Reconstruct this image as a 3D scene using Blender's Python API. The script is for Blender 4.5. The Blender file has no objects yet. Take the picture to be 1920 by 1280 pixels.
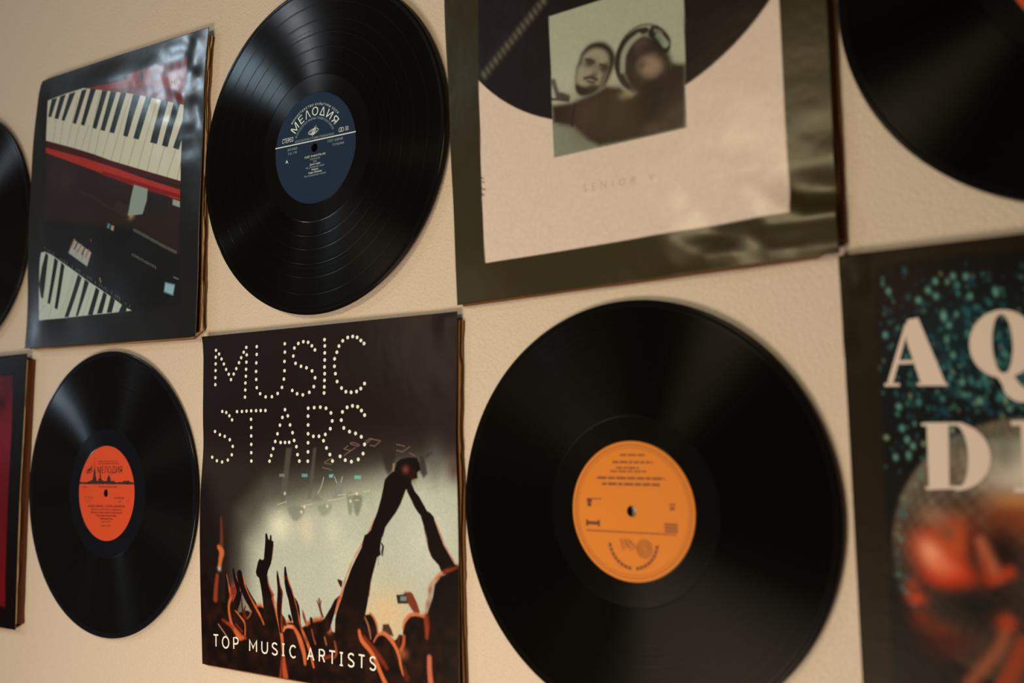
import bpy, math
import numpy as np

# ---------------------------------------------------------------- camera, world, lights, exposure
S = bpy.context.scene
COL = S.collection
S.view_settings.view_transform = 'Standard'
S.view_settings.look = 'None'
S.view_settings.gamma = 1.0
S.view_settings.use_curve_mapping = False
S.view_settings.exposure = -0.05
S.cycles.use_denoising = True
S.cycles.max_bounces = 6
ZO = 1.60                                   # height of the blue-label record's spindle hole above the floor

cam = bpy.data.cameras.new('camera')
cam.lens = 37.2128
cam.sensor_width = 36.0
cam.clip_start = 0.02
cam.clip_end = 50.0
cam.dof.use_dof = True
cam.dof.focus_distance = 0.97
cam.dof.aperture_fstop = 4.0
co = bpy.data.objects.new('camera', cam)
COL.objects.link(co)
from mathutils import Matrix, Vector
co.matrix_world = Matrix(((0.810457, 0.059254, 0.582793, 0.69316),
                          (0.585625, -0.057809, -0.808518, -0.65991),
                          (-0.014217, 0.996568, -0.081552, -0.25555 + ZO),
                          (0, 0, 0, 1)))
S.camera = co

w = bpy.data.worlds.new('room_air')
S.world = w
w.use_nodes = True
w.node_tree.nodes['Background'].inputs[0].default_value = (1.0, 0.74, 0.50, 1)
w.node_tree.nodes['Background'].inputs[1].default_value = 0.07

def area(name, loc, target, sx, sz, power, col, spread=180):
    l = bpy.data.lights.new(name, 'AREA')
    l.shape = 'RECTANGLE'
    l.size = sx; l.size_y = sz
    l.energy = power; l.color = col
    l.spread = math.radians(spread)
    o = bpy.data.objects.new(name, l)
    COL.objects.link(o)
    o.location = (loc[0], loc[1], loc[2] + ZO)
    d = Vector(target) - Vector(loc)
    o.rotation_euler = d.to_track_quat('-Z', 'Y').to_euler()
    return o

WARM = (1.0, 0.76, 0.53)
area('warm_table_lamp', (0.06, -0.86, -0.77), (0.06, 0, -0.77), 0.50, 0.40, 9.6, WARM)
area('warm_side_lamp', (-0.60, -0.95, -0.06), (-0.60, 0, -0.06), 0.22, 0.22, 0.6, WARM)
area('warm_shelf_lamp', (0.12, -0.92, 0.10), (0.12, 0, 0.10), 0.20, 0.15, 3.0, (1.0, 0.80, 0.46))
area('cool_window', (-2.33, -1.80, 1.15), (-0.1, 0, 0), 0.10, 0.14, 6.3, (0.66, 0.86, 1.0))
area('cool_streak_light', (-1.88, -1.80, 1.15), (0, 0, 0), 0.04, 0.05, 2.6, (0.85, 0.92, 1.0))  # added light, makes the narrow streak on the blue-label record
area('cool_grazing_light', (-2.68, -0.83, 0.06), (-0.3, 0, -0.3), 0.05, 0.08, 2.6, (0.66, 0.82, 1.0))  # added small light for the upper-left streak on the red-label record

# ---------------------------------------------------------------- materials
def lin(c):
    c = np.asarray(c, float) / 255.0
    return np.where(c <= 0.04045, c / 12.92, ((c + 0.055) / 1.055) ** 2.4)

LIGHT = np.array([0.88, 0.68, 0.48])        # warm light of the room: print colours are noted as seen under it
def ink(c, k=1.0):
    c = lin(c)
    return tuple(np.clip(np.maximum(c * 1.012 - 0.0075, c * 0.15) / LIGHT * k, 0.0006, 0.9))

def mat(name, col=(0.5, 0.5, 0.5), rough=0.5, spec=0.5, coat=0.0, coat_r=0.1, aniso=0.0):
    m = bpy.data.materials.new(name)
    m.use_nodes = True
    nt = m.node_tree
    b = nt.nodes['Principled BSDF']
    b.inputs['Base Color'].default_value = (*col[:3], 1)
    b.inputs['Roughness'].default_value = rough
    b.inputs['Specular IOR Level'].default_value = spec
    b.inputs['Coat Weight'].default_value = coat
    b.inputs['Coat Roughness'].default_value = coat_r
    b.inputs['Anisotropic'].default_value = aniso
    return m, nt, b

def bump(nt, b, scale, strength, dist, detail=3, coord='Object', also_coat=True):
    tc = nt.nodes.new('ShaderNodeTexCoord')
    n = nt.nodes.new('ShaderNodeTexNoise')
    n.inputs['Scale'].default_value = scale
    n.inputs['Detail'].default_value = detail
    bp = nt.nodes.new('ShaderNodeBump')
    bp.inputs['Strength'].default_value = strength
    bp.inputs['Distance'].default_value = dist
    nt.links.new(tc.outputs[coord], n.inputs['Vector'])
    nt.links.new(n.outputs['Fac'], bp.inputs['Height'])
    nt.links.new(bp.outputs['Normal'], b.inputs['Normal'])
    if also_coat:
        nt.links.new(bp.outputs['Normal'], b.inputs['Coat Normal'])
    return n, bp

def print_material(name, rough, coat, coat_r, bscale, bdist, spec=0.12):
    m, nt, b = mat(name, rough=rough, coat=coat, coat_r=coat_r, spec=spec)
    a = nt.nodes.new('ShaderNodeAttribute')
    a.attribute_name = 'Print'
    nt.links.new(a.outputs['Color'], b.inputs['Base Color'])
    bump(nt, b, bscale, 1.0, bdist)
    return m

def vinyl(name, tone, rough, aniso, seed, lo, hi, sheen):
    m, nt, b = mat(name, col=tone, rough=rough, spec=sheen, aniso=aniso)
    b.inputs['Anisotropic Rotation'].default_value = 0.25
    t = nt.nodes.new('ShaderNodeTangent')
    t.direction_type = 'RADIAL'; t.axis = 'Z'
    nt.links.new(t.outputs[0], b.inputs['Tangent'])
    # groove bands: roughness varies with the distance from the spindle
    tc = nt.nodes.new('ShaderNodeTexCoord')
    sp = nt.nodes.new('ShaderNodeSeparateXYZ')
    cb = nt.nodes.new('ShaderNodeCombineXYZ')
    ln = nt.nodes.new('ShaderNodeVectorMath'); ln.operation = 'LENGTH'
    no = nt.nodes.new('ShaderNodeTexNoise'); no.noise_dimensions = '1D'
    no.inputs['Scale'].default_value = 420.0
    no.inputs['Detail'].default_value = 6.0
    no.inputs['Roughness'].default_value = 0.65
    ad = nt.nodes.new('ShaderNodeMath'); ad.operation = 'ADD'; ad.inputs[1].default_value = seed
    mr = nt.nodes.new('ShaderNodeMapRange')
    mr.inputs['From Min'].default_value = 0.3; mr.inputs['From Max'].default_value = 0.7
    mr.inputs['To Min'].default_value = lo; mr.inputs['To Max'].default_value = hi
    L = nt.links.new
    L(tc.outputs['Object'], sp.inputs[0])
    L(sp.outputs[0], cb.inputs[0]); L(sp.outputs[1], cb.inputs[1])
    L(cb.outputs[0], ln.inputs[0])
    L(ln.outputs['Value'], ad.inputs[0])
    L(ad.outputs[0], no.inputs['W'])
    L(no.outputs['Fac'], mr.inputs['Value'])
    L(mr.outputs[0], b.inputs['Roughness'])
    return m

# ---------------------------------------------------------------- object helpers
def empty(name, loc, rot=(0, 0, 0)):
    o = bpy.data.objects.new(name, None)
    o.empty_display_size = 0.03
    o.location = loc
    o.rotation_euler = rot
    COL.objects.link(o)
    return o

def tag(o, label, cat, group=None):
    o['label'] = label; o['category'] = cat
    if group: o['group'] = group

def link_mesh(name, me, mats, parent=None, smooth=True):
    for m in mats: me.materials.append(m)
    if smooth:
        me.polygons.foreach_set('use_smooth', np.ones(len(me.polygons), bool))
    o = bpy.data.objects.new(name, me)
    COL.objects.link(o)
    if parent: o.parent = parent
    return o

def make_mesh(name, V, F, mi=None):
    me = bpy.data.meshes.new(name)
    if isinstance(F, np.ndarray):
        n, k = F.shape
        me.vertices.add(len(V)); me.vertices.foreach_set('co', np.asarray(V, np.float32).ravel())
        me.loops.add(n * k); me.loops.foreach_set('vertex_index', F.astype(np.int32).ravel())
        me.polygons.add(n); me.polygons.foreach_set('loop_start', np.arange(0, n * k, k, dtype=np.int32))
        me.update(calc_edges=True)
    else:
        me.from_pydata([tuple(v) for v in V], [], [tuple(f) for f in F])
        me.update()
    if mi is not None:
        me.polygons.foreach_set('material_index', np.asarray(mi, np.int32))
    return me

# ---- flat lettering and line work, gathered as 2-D triangles/quads in millimetres
class Flat:
    def __init__(s): s.V = []; s.F = []; s.M = []; s.L = []   # L: which laid-down piece each point belongs to
    def add(s, pts, faces, m):
        o = len(s.V); s.V += [tuple(p) for p in pts]; s.L += [(s.L[-1] + 1) % 7 if s.L else 0] * len(pts)
        s.F += [tuple(i + o for i in f) for f in faces]; s.M += [m] * len(faces)
    def disc(s, x, y, rx, ry, m, n=14):
        s.add([(x + rx * math.cos(k * 2 * math.pi / n), y + ry * math.sin(k * 2 * math.pi / n)) for k in range(n)], [tuple(range(n))], m)
    def ring(s, x, y, rx, ry, wd, m, a0=0, a1=360, rot=0, n=48):
        c, q = math.cos(math.radians(rot)), math.sin(math.radians(rot))
        P = []
        for k in range(n + 1):
            t = math.radians(a0 + (a1 - a0) * k / n)
            for e in (-wd / 2, wd / 2):
                X, Y = (rx + e) * math.cos(t), (ry + e) * math.sin(t)
                P.append((x + X * c - Y * q, y + X * q + Y * c))
        s.add(P, [(2 * k, 2 * k + 1, 2 * k + 3, 2 * k + 2) for k in range(n)], m)
    def line(s, pts, wd, m):
        pts = np.asarray(pts, float)
        if np.isscalar(wd): wd = [wd] * len(pts)
        P = []
        for k in range(len(pts)):
            a = pts[max(0, k - 1)]; b = pts[min(len(pts) - 1, k + 1)]
            d = (b - a) / (np.hypot(*(b - a)) + 1e-9)
            nrm = np.array([-d[1], d[0]])
            if 0 < k < len(pts) - 1:
                d1 = pts[k] - pts[k - 1]; d1 = d1 / (np.hypot(*d1) + 1e-9)
                cs = abs(np.dot(nrm, [-d1[1], d1[0]]))
                nrm = nrm / max(cs, 0.5)
            P += [tuple(pts[k] + nrm * wd[k] / 2), tuple(pts[k] - nrm * wd[k] / 2)]
        s.add(P, [(2 * k, 2 * k + 1, 2 * k + 3, 2 * k + 2) for k in range(len(pts) - 1)], m)
    def text(s, txt, m, fn, size=1.0, bold=0.0, xs=1.0, align='CENTER', space=1.0):
        """fn maps (x, y) of the set line (mm) to the plane"""
        c = bpy.data.curves.new('lettering', 'FONT')
        c.body = txt; c.size = size / 0.70; c.align_x = align; c.offset = bold; c.space_character = space
        c.resolution_u = 3
        o = bpy.data.objects.new('lettering', c); COL.objects.link(o)
        dg = bpy.context.evaluated_depsgraph_get(); dg.update()
        me = o.evaluated_get(dg).to_mesh()
        P = [fn(v.co.x * xs, v.co.y) for v in me.vertices]
        s.add(P, [tuple(p.vertices) for p in me.polygons], m)
        bpy.data.objects.remove(o); bpy.data.curves.remove(c)

def straight(x, y, ang=0.0, shear=0.0):
    c, q = math.cos(math.radians(ang)), math.sin(math.radians(ang))
    return lambda a, b: (x + (a + shear * b) * c - b * q, y + (a + shear * b) * q + b * c)

def arc(r, ang0=0.0):                         # text set around the top of a label
    return lambda a, b: ((r + b) * math.sin(a / r + math.radians(ang0)), (r + b) * math.cos(a / r + math.radians(ang0)))

# ---------------------------------------------------------------- painter for the printed covers (works on the cover's own surface, in mm)
def smoothstep(x): x = np.clip(x, 0, 1); return x * x * (3 - 2 * x)

def catmull(P, n=5, closed=True):
    P = np.asarray(P, float); N = len(P); out = []
    for i in range(N if closed else N - 1):
        if closed: a, b, c, d = P[i - 1], P[i], P[(i + 1) % N], P[(i + 2) % N]
        else: a, b, c, d = P[max(i - 1, 0)], P[i], P[i + 1], P[min(i + 2, N - 1)]
        for t in np.arange(n) / n:
            out.append(0.5 * ((2 * b) + (-a + c) * t + (2 * a - 5 * b + 4 * c - d) * t * t + (-a + 3 * b - 3 * c + d) * t ** 3))
    if not closed: out.append(P[-1])
    return np.array(out)

def vnoise(X, Z, sc, seed):
    """smooth value noise"""
    r = np.random.RandomState(seed).rand(256, 256)
    x = X / sc + 97.3; z = Z / sc + 61.7
    xi = np.floor(x).astype(int); zi = np.floor(z).astype(int)
    fx = smoothstep(x - xi); fz = smoothstep(z - zi)
    g = lambda a, b: r[a % 256, b % 256]
    return (g(xi, zi) * (1 - fx) + g(xi + 1, zi) * fx) * (1 - fz) + (g(xi, zi + 1) * (1 - fx) + g(xi + 1, zi + 1) * fx) * fz

class Paint:
    def __init__(s, X, Z, base):
        s.X, s.Z = X, Z
        s.C = np.zeros(X.shape + (3,)); s.C[:] = ink(base)
    def put(s, sl, a, col):
        c = np.array(ink(col)) if not isinstance(col, np.ndarray) else col
        s.C[sl] = s.C[sl] * (1 - a[..., None]) + c * a[..., None]
    def box(s, P, pad):
        x0, z0 = P.min(0) - pad; x1, z1 = P.max(0) + pad
        m = (s.X >= x0) & (s.X <= x1) & (s.Z >= z0) & (s.Z <= z1)
        r = np.where(m.any(1))[0]; c = np.where(m.any(0))[0]
        if not len(r) or not len(c): return None
        return (slice(r[0], r[-1] + 1), slice(c[0], c[-1] + 1))
    def poly(s, P, col, feather=0.8, alpha=1.0, smooth=False, clip=None):
        P = catmull(P) if smooth else np.asarray(P, float)
        sl = s.box(P, feather)
        if sl is None: return
        X, Z = s.X[sl], s.Z[sl]
        d = np.full(X.shape, 1e9); ins = np.zeros(X.shape, bool)
        for i in range(len(P)):
            a, b = P[i - 1], P[i]; e = b - a; L = e @ e + 1e-12
            t = np.clip(((X - a[0]) * e[0] + (Z - a[1]) * e[1]) / L, 0, 1)
            d = np.minimum(d, np.hypot(X - a[0] - t * e[0], Z - a[1] - t * e[1]))
            if a[1] != b[1]:
                ins ^= ((a[1] > Z) != (b[1] > Z)) & (X < (b[0] - a[0]) * (Z - a[1]) / (b[1] - a[1]) + a[0])
        sd = np.where(ins, d, -d)
        s.put(sl, smoothstep(0.5 + sd / feather) * alpha, col)
    def stroke(s, P, wd, col, feather=0.7, alpha=1.0, smooth=True):
        P = np.asarray(P, float); W = np.array([wd] * len(P) if np.isscalar(wd) else list(wd), float)
        if smooth and len(P) > 2:
            Q = catmull(np.c_[P, W], 4, False); P, W = Q[:, :2], Q[:, 2]
        sl = s.box(P, W.max() + feather)
        if sl is None: return
        X, Z = s.X[sl], s.Z[sl]; best = np.full(X.shape, -1e9)
        for i in range(len(P) - 1):
            a, b = P[i], P[i + 1]; e = b - a; L = e @ e + 1e-12
            t = np.clip(((X - a[0]) * e[0] + (Z - a[1]) * e[1]) / L, 0, 1)
            best = np.maximum(best, (W[i] + (W[i + 1] - W[i]) * t) / 2 - np.hypot(X - a[0] - t * e[0], Z - a[1] - t * e[1]))
        if getattr(s, 'uneven', False) and tuple(col) in ((184, 88, 46), (140, 54, 30)):   # the printed rim light comes and goes
            alpha = alpha * np.clip(.35 + .95 * vnoise(X, Z, 6, 61), 0, 1)
        s.put(sl, smoothstep(0.5 + best / feather) * alpha, col)
    def glow(s, c, rx, rz, col, alpha=1.0, ang=0.0, power=1.0):
        c = np.asarray(c, float)
        if c.ndim == 2: c = c[0]
        R = max(rx, rz) * 2.6
        sl = s.box(np.array([c - R, c + R]), 0)
        if sl is None: return
        ca, sa = math.cos(math.radians(ang)), math.sin(math.radians(ang))
        dx, dz = s.X[sl] - c[0], s.Z[sl] - c[1]
        q = ((dx * ca + dz * sa) / rx) ** 2 + ((-dx * sa + dz * ca) / rz) ** 2
        s.put(sl, np.exp(-q ** power) * alpha, col)
    def clipto(s, P, before):
        """keep new paint only inside polygon P"""
        now = s.C.copy(); s.C = before
        m = Paint.__new__(Paint); m.X, m.Z = s.X, s.Z; m.C = np.zeros_like(now)
        m.put_raw = None
        P = np.asarray(P, float)
        X, Z = s.X, s.Z; ins = np.zeros(X.shape, bool); d = np.full(X.shape, 1e9)
        for i in range(len(P)):
            a, b = P[i - 1], P[i]; e = b - a; L = e @ e + 1e-12
            t = np.clip(((X - a[0]) * e[0] + (Z - a[1]) * e[1]) / L, 0, 1)
            d = np.minimum(d, np.hypot(X - a[0] - t * e[0], Z - a[1] - t * e[1]))
            if a[1] != b[1]:
                ins ^= ((a[1] > Z) != (b[1] > Z)) & (X < (b[0] - a[0]) * (Z - a[1]) / (b[1] - a[1]) + a[0])
        al = smoothstep(0.5 + np.where(ins, d, -d) / 0.6)[..., None]
        s.C = before * (1 - al) + now * al

def edge_curve(P, n):
    P = np.asarray(P, float)
    L = np.r_[0, np.cumsum(np.hypot(*np.diff(P, axis=0).T))]
    t = np.linspace(0, L[-1], n)
    Q = np.c_[np.interp(t, L, P[:, 0]), np.interp(t, L, P[:, 1])]
    w = max(2, n // 26); out = Q.copy()
    for i in range(1, n - 1):                 # ease the bends
        k = min(w, i, n - 1 - i)
        out[i] = Q[i - k:i + k + 1].mean(0)
    return out

def coons(E, nx, nz):
    """grid of points inside the four edge lines (left/right run top to bottom, top/bottom run left to right)"""
    Lf, Rt = edge_curve(E['L'], nz), edge_curve(E['R'], nz)
    Tp, Bt = edge_curve(E['T'], nx), edge_curve(E['B'], nx)
    u = np.linspace(0, 1, nx)[None, :, None]; v = np.linspace(0, 1, nz)[:, None, None]
    G = (1 - u) * Lf[:, None] + u * Rt[:, None] + (1 - v) * Tp[None] + v * Bt[None]
    G -= (1 - u) * (1 - v) * Tp[0] + u * (1 - v) * Tp[-1] + (1 - u) * v * Bt[0] + u * v * Bt[-1]
    return G

def build_cover(root, G, hfun, C, flat, mats, thick=0.5):
    """printed card front: dense grid, its folded-back rim, and the lettering printed on it; mm -> m, local Y is depth"""
    nz, nx = G.shape[:2]
    X, Z = G[..., 0], G[..., 1]
    H = hfun(X, Z)
    V = np.stack([X, -H, Z], -1).reshape(-1, 3)
    idx = np.arange(nz * nx).reshape(nz, nx)
    F = np.stack([idx[:-1, :-1], idx[1:, :-1], idx[1:, 1:], idx[:-1, 1:]], -1).reshape(-1, 4)
    rim = np.r_[idx[0, :], idx[1:, -1], idx[-1, -2::-1], idx[-2:0:-1, 0]]
    base = len(V)
    RV = V[rim].copy(); RV[:, 1] += thick
    k = np.arange(len(rim)); k2 = (k + 1) % len(rim)
    RF = np.stack([rim[k], rim[k2], base + k2, base + k], -1)
    BV = V[idx[::12, ::12]].reshape(-1, 3)
    allV = np.r_[V, RV] * 0.001
    cols = np.r_[C.reshape(-1, 3), np.tile(ink((150, 112, 72)), (len(RV), 1))]
    nb = len(allV); nf = len(F) + len(RF)
    faces = np.r_[F, RF]
    lens = [4] * nf; loops = [faces.ravel()]; mi = [np.zeros(nf, int)]
    if flat and flat.F:                       # lettering printed on the card
        Pf = np.array(flat.V); hh = hfun(Pf[:, 0], Pf[:, 1])
        allV = np.r_[allV, np.c_[Pf[:, 0], -(hh + 0.08 + 0.012 * np.array(flat.L)), Pf[:, 1]] * 0.001]
        cols = np.r_[cols, np.zeros((len(Pf), 3))]
        lens += [len(q) for q in flat.F]
        loops.append(np.concatenate([np.array(q) + nb for q in flat.F]))
        mi.append(np.array(flat.M) + 1)
    loops = np.concatenate(loops); lens = np.array(lens); mi = np.concatenate(mi)
    me = bpy.data.meshes.new('cover')
    me.vertices.add(len(allV)); me.vertices.foreach_set('co', allV.astype(np.float32).ravel())
    me.loops.add(len(loops)); me.loops.foreach_set('vertex_index', loops.astype(np.int32))
    me.polygons.add(len(lens)); me.polygons.foreach_set('loop_start', np.r_[0, np.cumsum(lens)[:-1]].astype(np.int32))
    me.update(calc_edges=True)
    me.polygons.foreach_set('material_index', mi.astype(np.int32))
    at = me.color_attributes.new('Print', 'FLOAT_COLOR', 'POINT')
    at.data.foreach_set('color', np.c_[cols, np.ones(len(cols))].astype(np.float32).ravel())
    return link_mesh('cover', me, mats, root)

def sheet(name, root, outline, y0, y1, m):
    """flat card sheet with the given outline (mm)"""
    n = len(outline)
    V = [(x * .001, y0 * .001, z * .001) for x, z in outline] + [(x * .001, y1 * .001, z * .001) for x, z in outline]
    F = [tuple(range(n))[::-1], tuple(range(n, 2 * n))] + [(i, (i + 1) % n, n + (i + 1) % n, n + i) for i in range(n)]
    return link_mesh(name, make_mesh(name, V, F), [m], root, smooth=False)

def ragged(E, dl, dr, dt, db, amp, seed):
    """outline following the sleeve with rough, torn-looking sides"""
    r = np.random.RandomState(seed)
    def jag(P, n, amp, nx, nz):
        Q = edge_curve(P, n); j = np.repeat(r.randn(n // 3 + 1), 3)[:n] * amp + r.randn(n) * amp * .3
        j[0] = j[-1] = 0
        return Q + np.c_[j * nx, j * nz]
    T = jag(E['T'], 12, amp * .3, 0, 1) + [0, dt]
    R = jag(E['R'], 44, amp, 1, 0) + [dr, 0]
    B = jag(E['B'], 20, amp * .3, 0, 1) + [0, -db]
    L = jag(E['L'], 12, amp * .3, 1, 0) + [-dl, 0]
    return [tuple(p) for p in np.r_[T[:-1], R[1:-1], B[::-1][1:], L[::-1][1:-1]]][::-1]

# ---------------------------------------------------------------- the wall
wm, nt, b = mat('embossed_cream_wallpaper', col=(0.66, 0.60, 0.54), rough=0.62, spec=0.25)
n1, bp = bump(nt, b, 430.0, 0.8, 0.0012, detail=2, also_coat=False)
n1.inputs['Distortion'].default_value = 0.8
mx = nt.nodes.new('ShaderNodeTexNoise'); mx.inputs['Scale'].default_value = 2.2
cr = nt.nodes.new('ShaderNodeMix'); cr.data_type = 'RGBA'
cr.inputs[6].default_value = (0.645, 0.585, 0.525, 1); cr.inputs[7].default_value = (0.675, 0.615, 0.555, 1)
nt.links.new(mx.outputs['Fac'], cr.inputs[0]); nt.links.new(cr.outputs[2], b.inputs['Base Color'])
V = [(x, y, z) for x in (-3.2, 2.4) for y in (0, 0.12) for z in (0, 2.8)]
F = [(0, 4, 5, 1), (2, 3, 7, 6), (0, 1, 3, 2), (4, 6, 7, 5), (1, 5, 7, 3), (0, 2, 6, 4)]
wl = link_mesh('wall_back', make_mesh('wall_back', V, F), [wm], None, smooth=False)
wl['kind'] = 'structure'

# ---------------------------------------------------------------- the records
def vinyl_disc(root, gaps, warp, seed, tone, wax_tone, R=150.0, Rl=50.4, wax=67.0, lo=0.24, hi=0.30, sheen=0.24):
    rz = [(3.7, -1.0), (3.7, 0.9), (Rl - .4, 0.9), (Rl + .2, 0.9), (Rl + .6, 0.75), (Rl + .8, .75), (wax - .6, 0.75), (wax - .5, 0.75), (wax, 0.95), (wax + .1, .95)]
    g = [r for r in sorted(gaps)]
    for r in g: rz += [(r - 0.8, 0.95), (r - 0.7, 0.95), (r - 0.35, 0.85), (r + 0.35, 0.85), (r + 0.7, 0.95), (r + 0.8, 0.95)]
    rz += [(R - 5.6, 0.95), (R - 5.5, 0.95), (R - 5.2, 0.84), (R - 5.1, .84), (R - 3.8, 0.86), (R - 2.2, 1.15), (R - 0.9, 1.1), (R - .2, 0.75), (R, 0.2), (R, -0.4), (R - .6, -0.9), (R - 3, -1.1), (60, -1.0)]
    rz = np.array(rz); N = 288; K = len(rz)
    th = np.arange(N) * 2 * math.pi / N
    Rr, T = np.meshgrid(rz[:, 0], th)
    Zz = rz[:, 1][None] + warp * (Rr / R) ** 2 * np.sin(2 * T + seed) + warp * .5 * (Rr / R) ** 2 * np.sin(3 * T + 2.1 * seed)
    V = np.stack([Rr * np.cos(T), Rr * np.sin(T), Zz], -1).reshape(-1, 3) * 0.001
    idx = np.arange(N * K).reshape(N, K); nx = np.roll(idx, -1, 0)
    F = []; M = []
    for k in range(K):
        k2 = (k + 1) % K
        F.append(np.stack([idx[:, k], idx[:, k2], nx[:, k2], nx[:, k]], -1)[:, ::-1])
        r = 0.5 * (rz[k, 0] + rz[k2, 0])
        gap = any(abs(r - q) < 0.4 for q in g)
        groove = wax - .2 < r < R - 5.4 and not gap and 0 < rz[k, 1]
        M += [0 if groove else 1] * N
    me = make_mesh('disc', V, np.concatenate(F), M)
    m0 = vinyl('grooved_vinyl', tone, 0.3, 0.96, seed, lo, hi, sheen)
    m1 = vinyl('smooth_vinyl', wax_tone, 0.3, 0.75, seed + 3, lo * .9, hi * .85, sheen * 1.2)
    o = link_mesh('disc', me, [m0, m1], root)
    # flat shading across the gaps keeps their edges crisp
    return o

def record(name, x, z, standoff, gaps, warp, seed, label, group=None, tilt=0.0, tone=(.003, .0027, .0024), wax=(.004, .004, .004), **kw):
    k = (0.65991 - standoff - .0011) / 0.65991      # seat the disc at its true distance from the wall
    x, z = 0.69316 + (x - 0.69316) * k, -0.25555 + (z - -0.25555) * k
    root = empty(name, (x, -standoff, z + ZO), (math.radians(90), 0, math.radians(tilt)))
    tag(root, label, 'record', group)
    vinyl_disc(root, gaps, warp, seed, tone, wax, **kw)
    return root

def paper_label(root, Rl, hole, col, flat, mats, ang, rough=0.45, emb=()):
    rz = [(hole, 0.9), (hole, 1.06), (14, 1.08), (14.6, 1.14), (15.2, 1.08), (Rl * .72, 1.08), (Rl * .72 + .5, 1.13), (Rl * .72 + 1, 1.08), (Rl - 1.2, 1.09), (Rl - .5, 1.05), (Rl, 0.85)]
    N = 128; rz = np.array(rz); th = np.arange(N) * 2 * math.pi / N
    Rr, T = np.meshgrid(rz[:, 0], th)
    V = np.stack([Rr * np.cos(T), Rr * np.sin(T), rz[:, 1][None] + 0 * T], -1).reshape(-1, 3)
    idx = np.arange(N * len(rz)).reshape(N, -1); nx = np.roll(idx, -1, 0)
    F = [tuple(f) for f in np.stack([idx[:, :-1], nx[:, :-1], nx[:, 1:], idx[:, 1:]], -1).reshape(-1, 4)[:, ::-1]]
    M = [0] * len(F)
    c, q = math.cos(math.radians(ang)), math.sin(math.radians(ang))
    o = len(V); P = np.array(flat.V)
    P = np.c_[P[:, 0] * c - P[:, 1] * q, P[:, 0] * q + P[:, 1] * c, 1.16 + 0.012 * np.array(flat.L)]
    V = np.r_[V, P] * 0.001
    F += [tuple(i + o for i in f) for f in flat.F]; M += [m + 1 for m in flat.M]
    lm, nt, b = mat('label_paper', col=col, rough=rough, spec=0.2)
    bump(nt, b, 900, 0.25, 0.0003, also_coat=False)
    return link_mesh('label', make_mesh('label', V, F, M), [lm] + mats, root, smooth=False)

silver = mat('silver_ink', col=ink((205, 200, 180)), rough=0.45)[0]
silver_dim = mat('thin_silver_ink', col=ink((135, 140, 140)), rough=0.45)[0]
dark_ink = mat('dark_brown_ink', col=(0.020, 0.009, 0.008), rough=0.6)[0]
faded_ink = mat('faded_brown_ink', col=(0.20, 0.035, 0.012), rough=0.6)[0]
rust_ink = mat('rust_ink', col=(0.20, 0.050, 0.012), rough=0.6)[0]

# blue label
root = record('vinyl_record', 0, 0, 0.0085, [79, 91, 104, 116, 131], 0.25, 1.3,
              'black record with a dark blue label and silver lettering, right of the keyboards sleeve', tilt=0.8, R=149.6, lo=.165, hi=.20, sheen=.085)
f = Flat()
f.text('МЕΛОΔИЯ', 0, arc(29.2, 0.5), 7.4, 0.0, xs=0.98, space=1.22)
f.text('МИНИСТЕРСТВО КУЛЬТУРЫ СССР', 0, arc(38.2, 0.5), 2.0, 0.0, xs=1.0, space=1.42)
f.text('ВСЕСОЮЗНАЯ ФИРМА ГРАМПЛАСТИНОК', 1, arc(25.6, 0), 2.1, 0.0, xs=0.85, space=1.06)
f.line([(-50.3, 7.2), (50.3, 5.8)], 0.95, 0)
f.text('СТЕРЕО', 0, straight(-34.0, 10.2, 0), 4.0, 0, xs=0.66)
f.text('ВСЕСОЮЗНАЯ СТУДИЯ ГРАМЗАПИСИ', 1, straight(0, 7.9, -.8), 1.9, 0, xs=0.95)
f.ring(32.0, 10.6, 1.8, 1.8, 0.4, 0); f.ring(34.4, 10.6, 1.8, 1.8, 0.4, 0)
f.text('33', 0, straight(39.8, 8.8), 3.7, 0, xs=0.8)
f.text('33С-04603', 1, straight(-28, 2.2), 2.2, 0, xs=0.9)
f.text('3 гр. 1-90', 1, straight(-28, -1.5), 2.2, 0, xs=0.9)
f.text('ГОСТ 5289-68', 1, straight(25.7, 1.6), 2.3, 0, xs=0.9)
f.text('2 сторона', 1, straight(29.5, -2.2), 2.3, 0, xs=0.9)
for i, (t, wv) in enumerate([('ПОЁТ РАФАЭЛЬ (Н)', 1.0), ('Аллилуйя', .8), ('Ева', .8), ('Дитя зари', .9), ('На утренней заре', .9), ('Мария', .9), ('Тень обмана', .9), ('На испанском языке', .9)]):
    f.text(t, 0 if i in (0, 3, 5, 6) else 1, straight(0.8, -8.2 - 2.45 * i, .5), 1.65, 0.004, xs=1.15)
# note emblem: slanted strokes over an oval swirl
for dx, h in ((-1.6, 3.2), (0, 5.2), (1.6, 6.4)):
    f.line([(dx - 2.2, 12.0), (dx - 1.2 + h * .3, 13.7 + h)], [0.9, 0.35], 0)
f.ring(-1.2, 15.0, 6.2, 2.3, 0.5, 0, rot=8); f.ring(-1.6, 14.8, 4.2, 1.3, 0.35, 0, rot=8)
f.line([(-2.2, 10.6), (0.4, 19.0)], 0.5, 0)
for px_, py_ in ((-35.0, -7.5),):             # a scuff on the paper
    f.add([(px_ - 2, py_ - 1.6), (px_, py_ + 1.8), (px_ + 2, py_ - 2.2), (px_ + .2, py_ - 0.4)], [(0, 1, 3), (1, 2, 3)], 0)
paper_label(root, 50.4, 3.9, (0.0015, 0.0165, 0.055), f, [silver, silver_dim], 0.0, rough=0.5)

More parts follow.
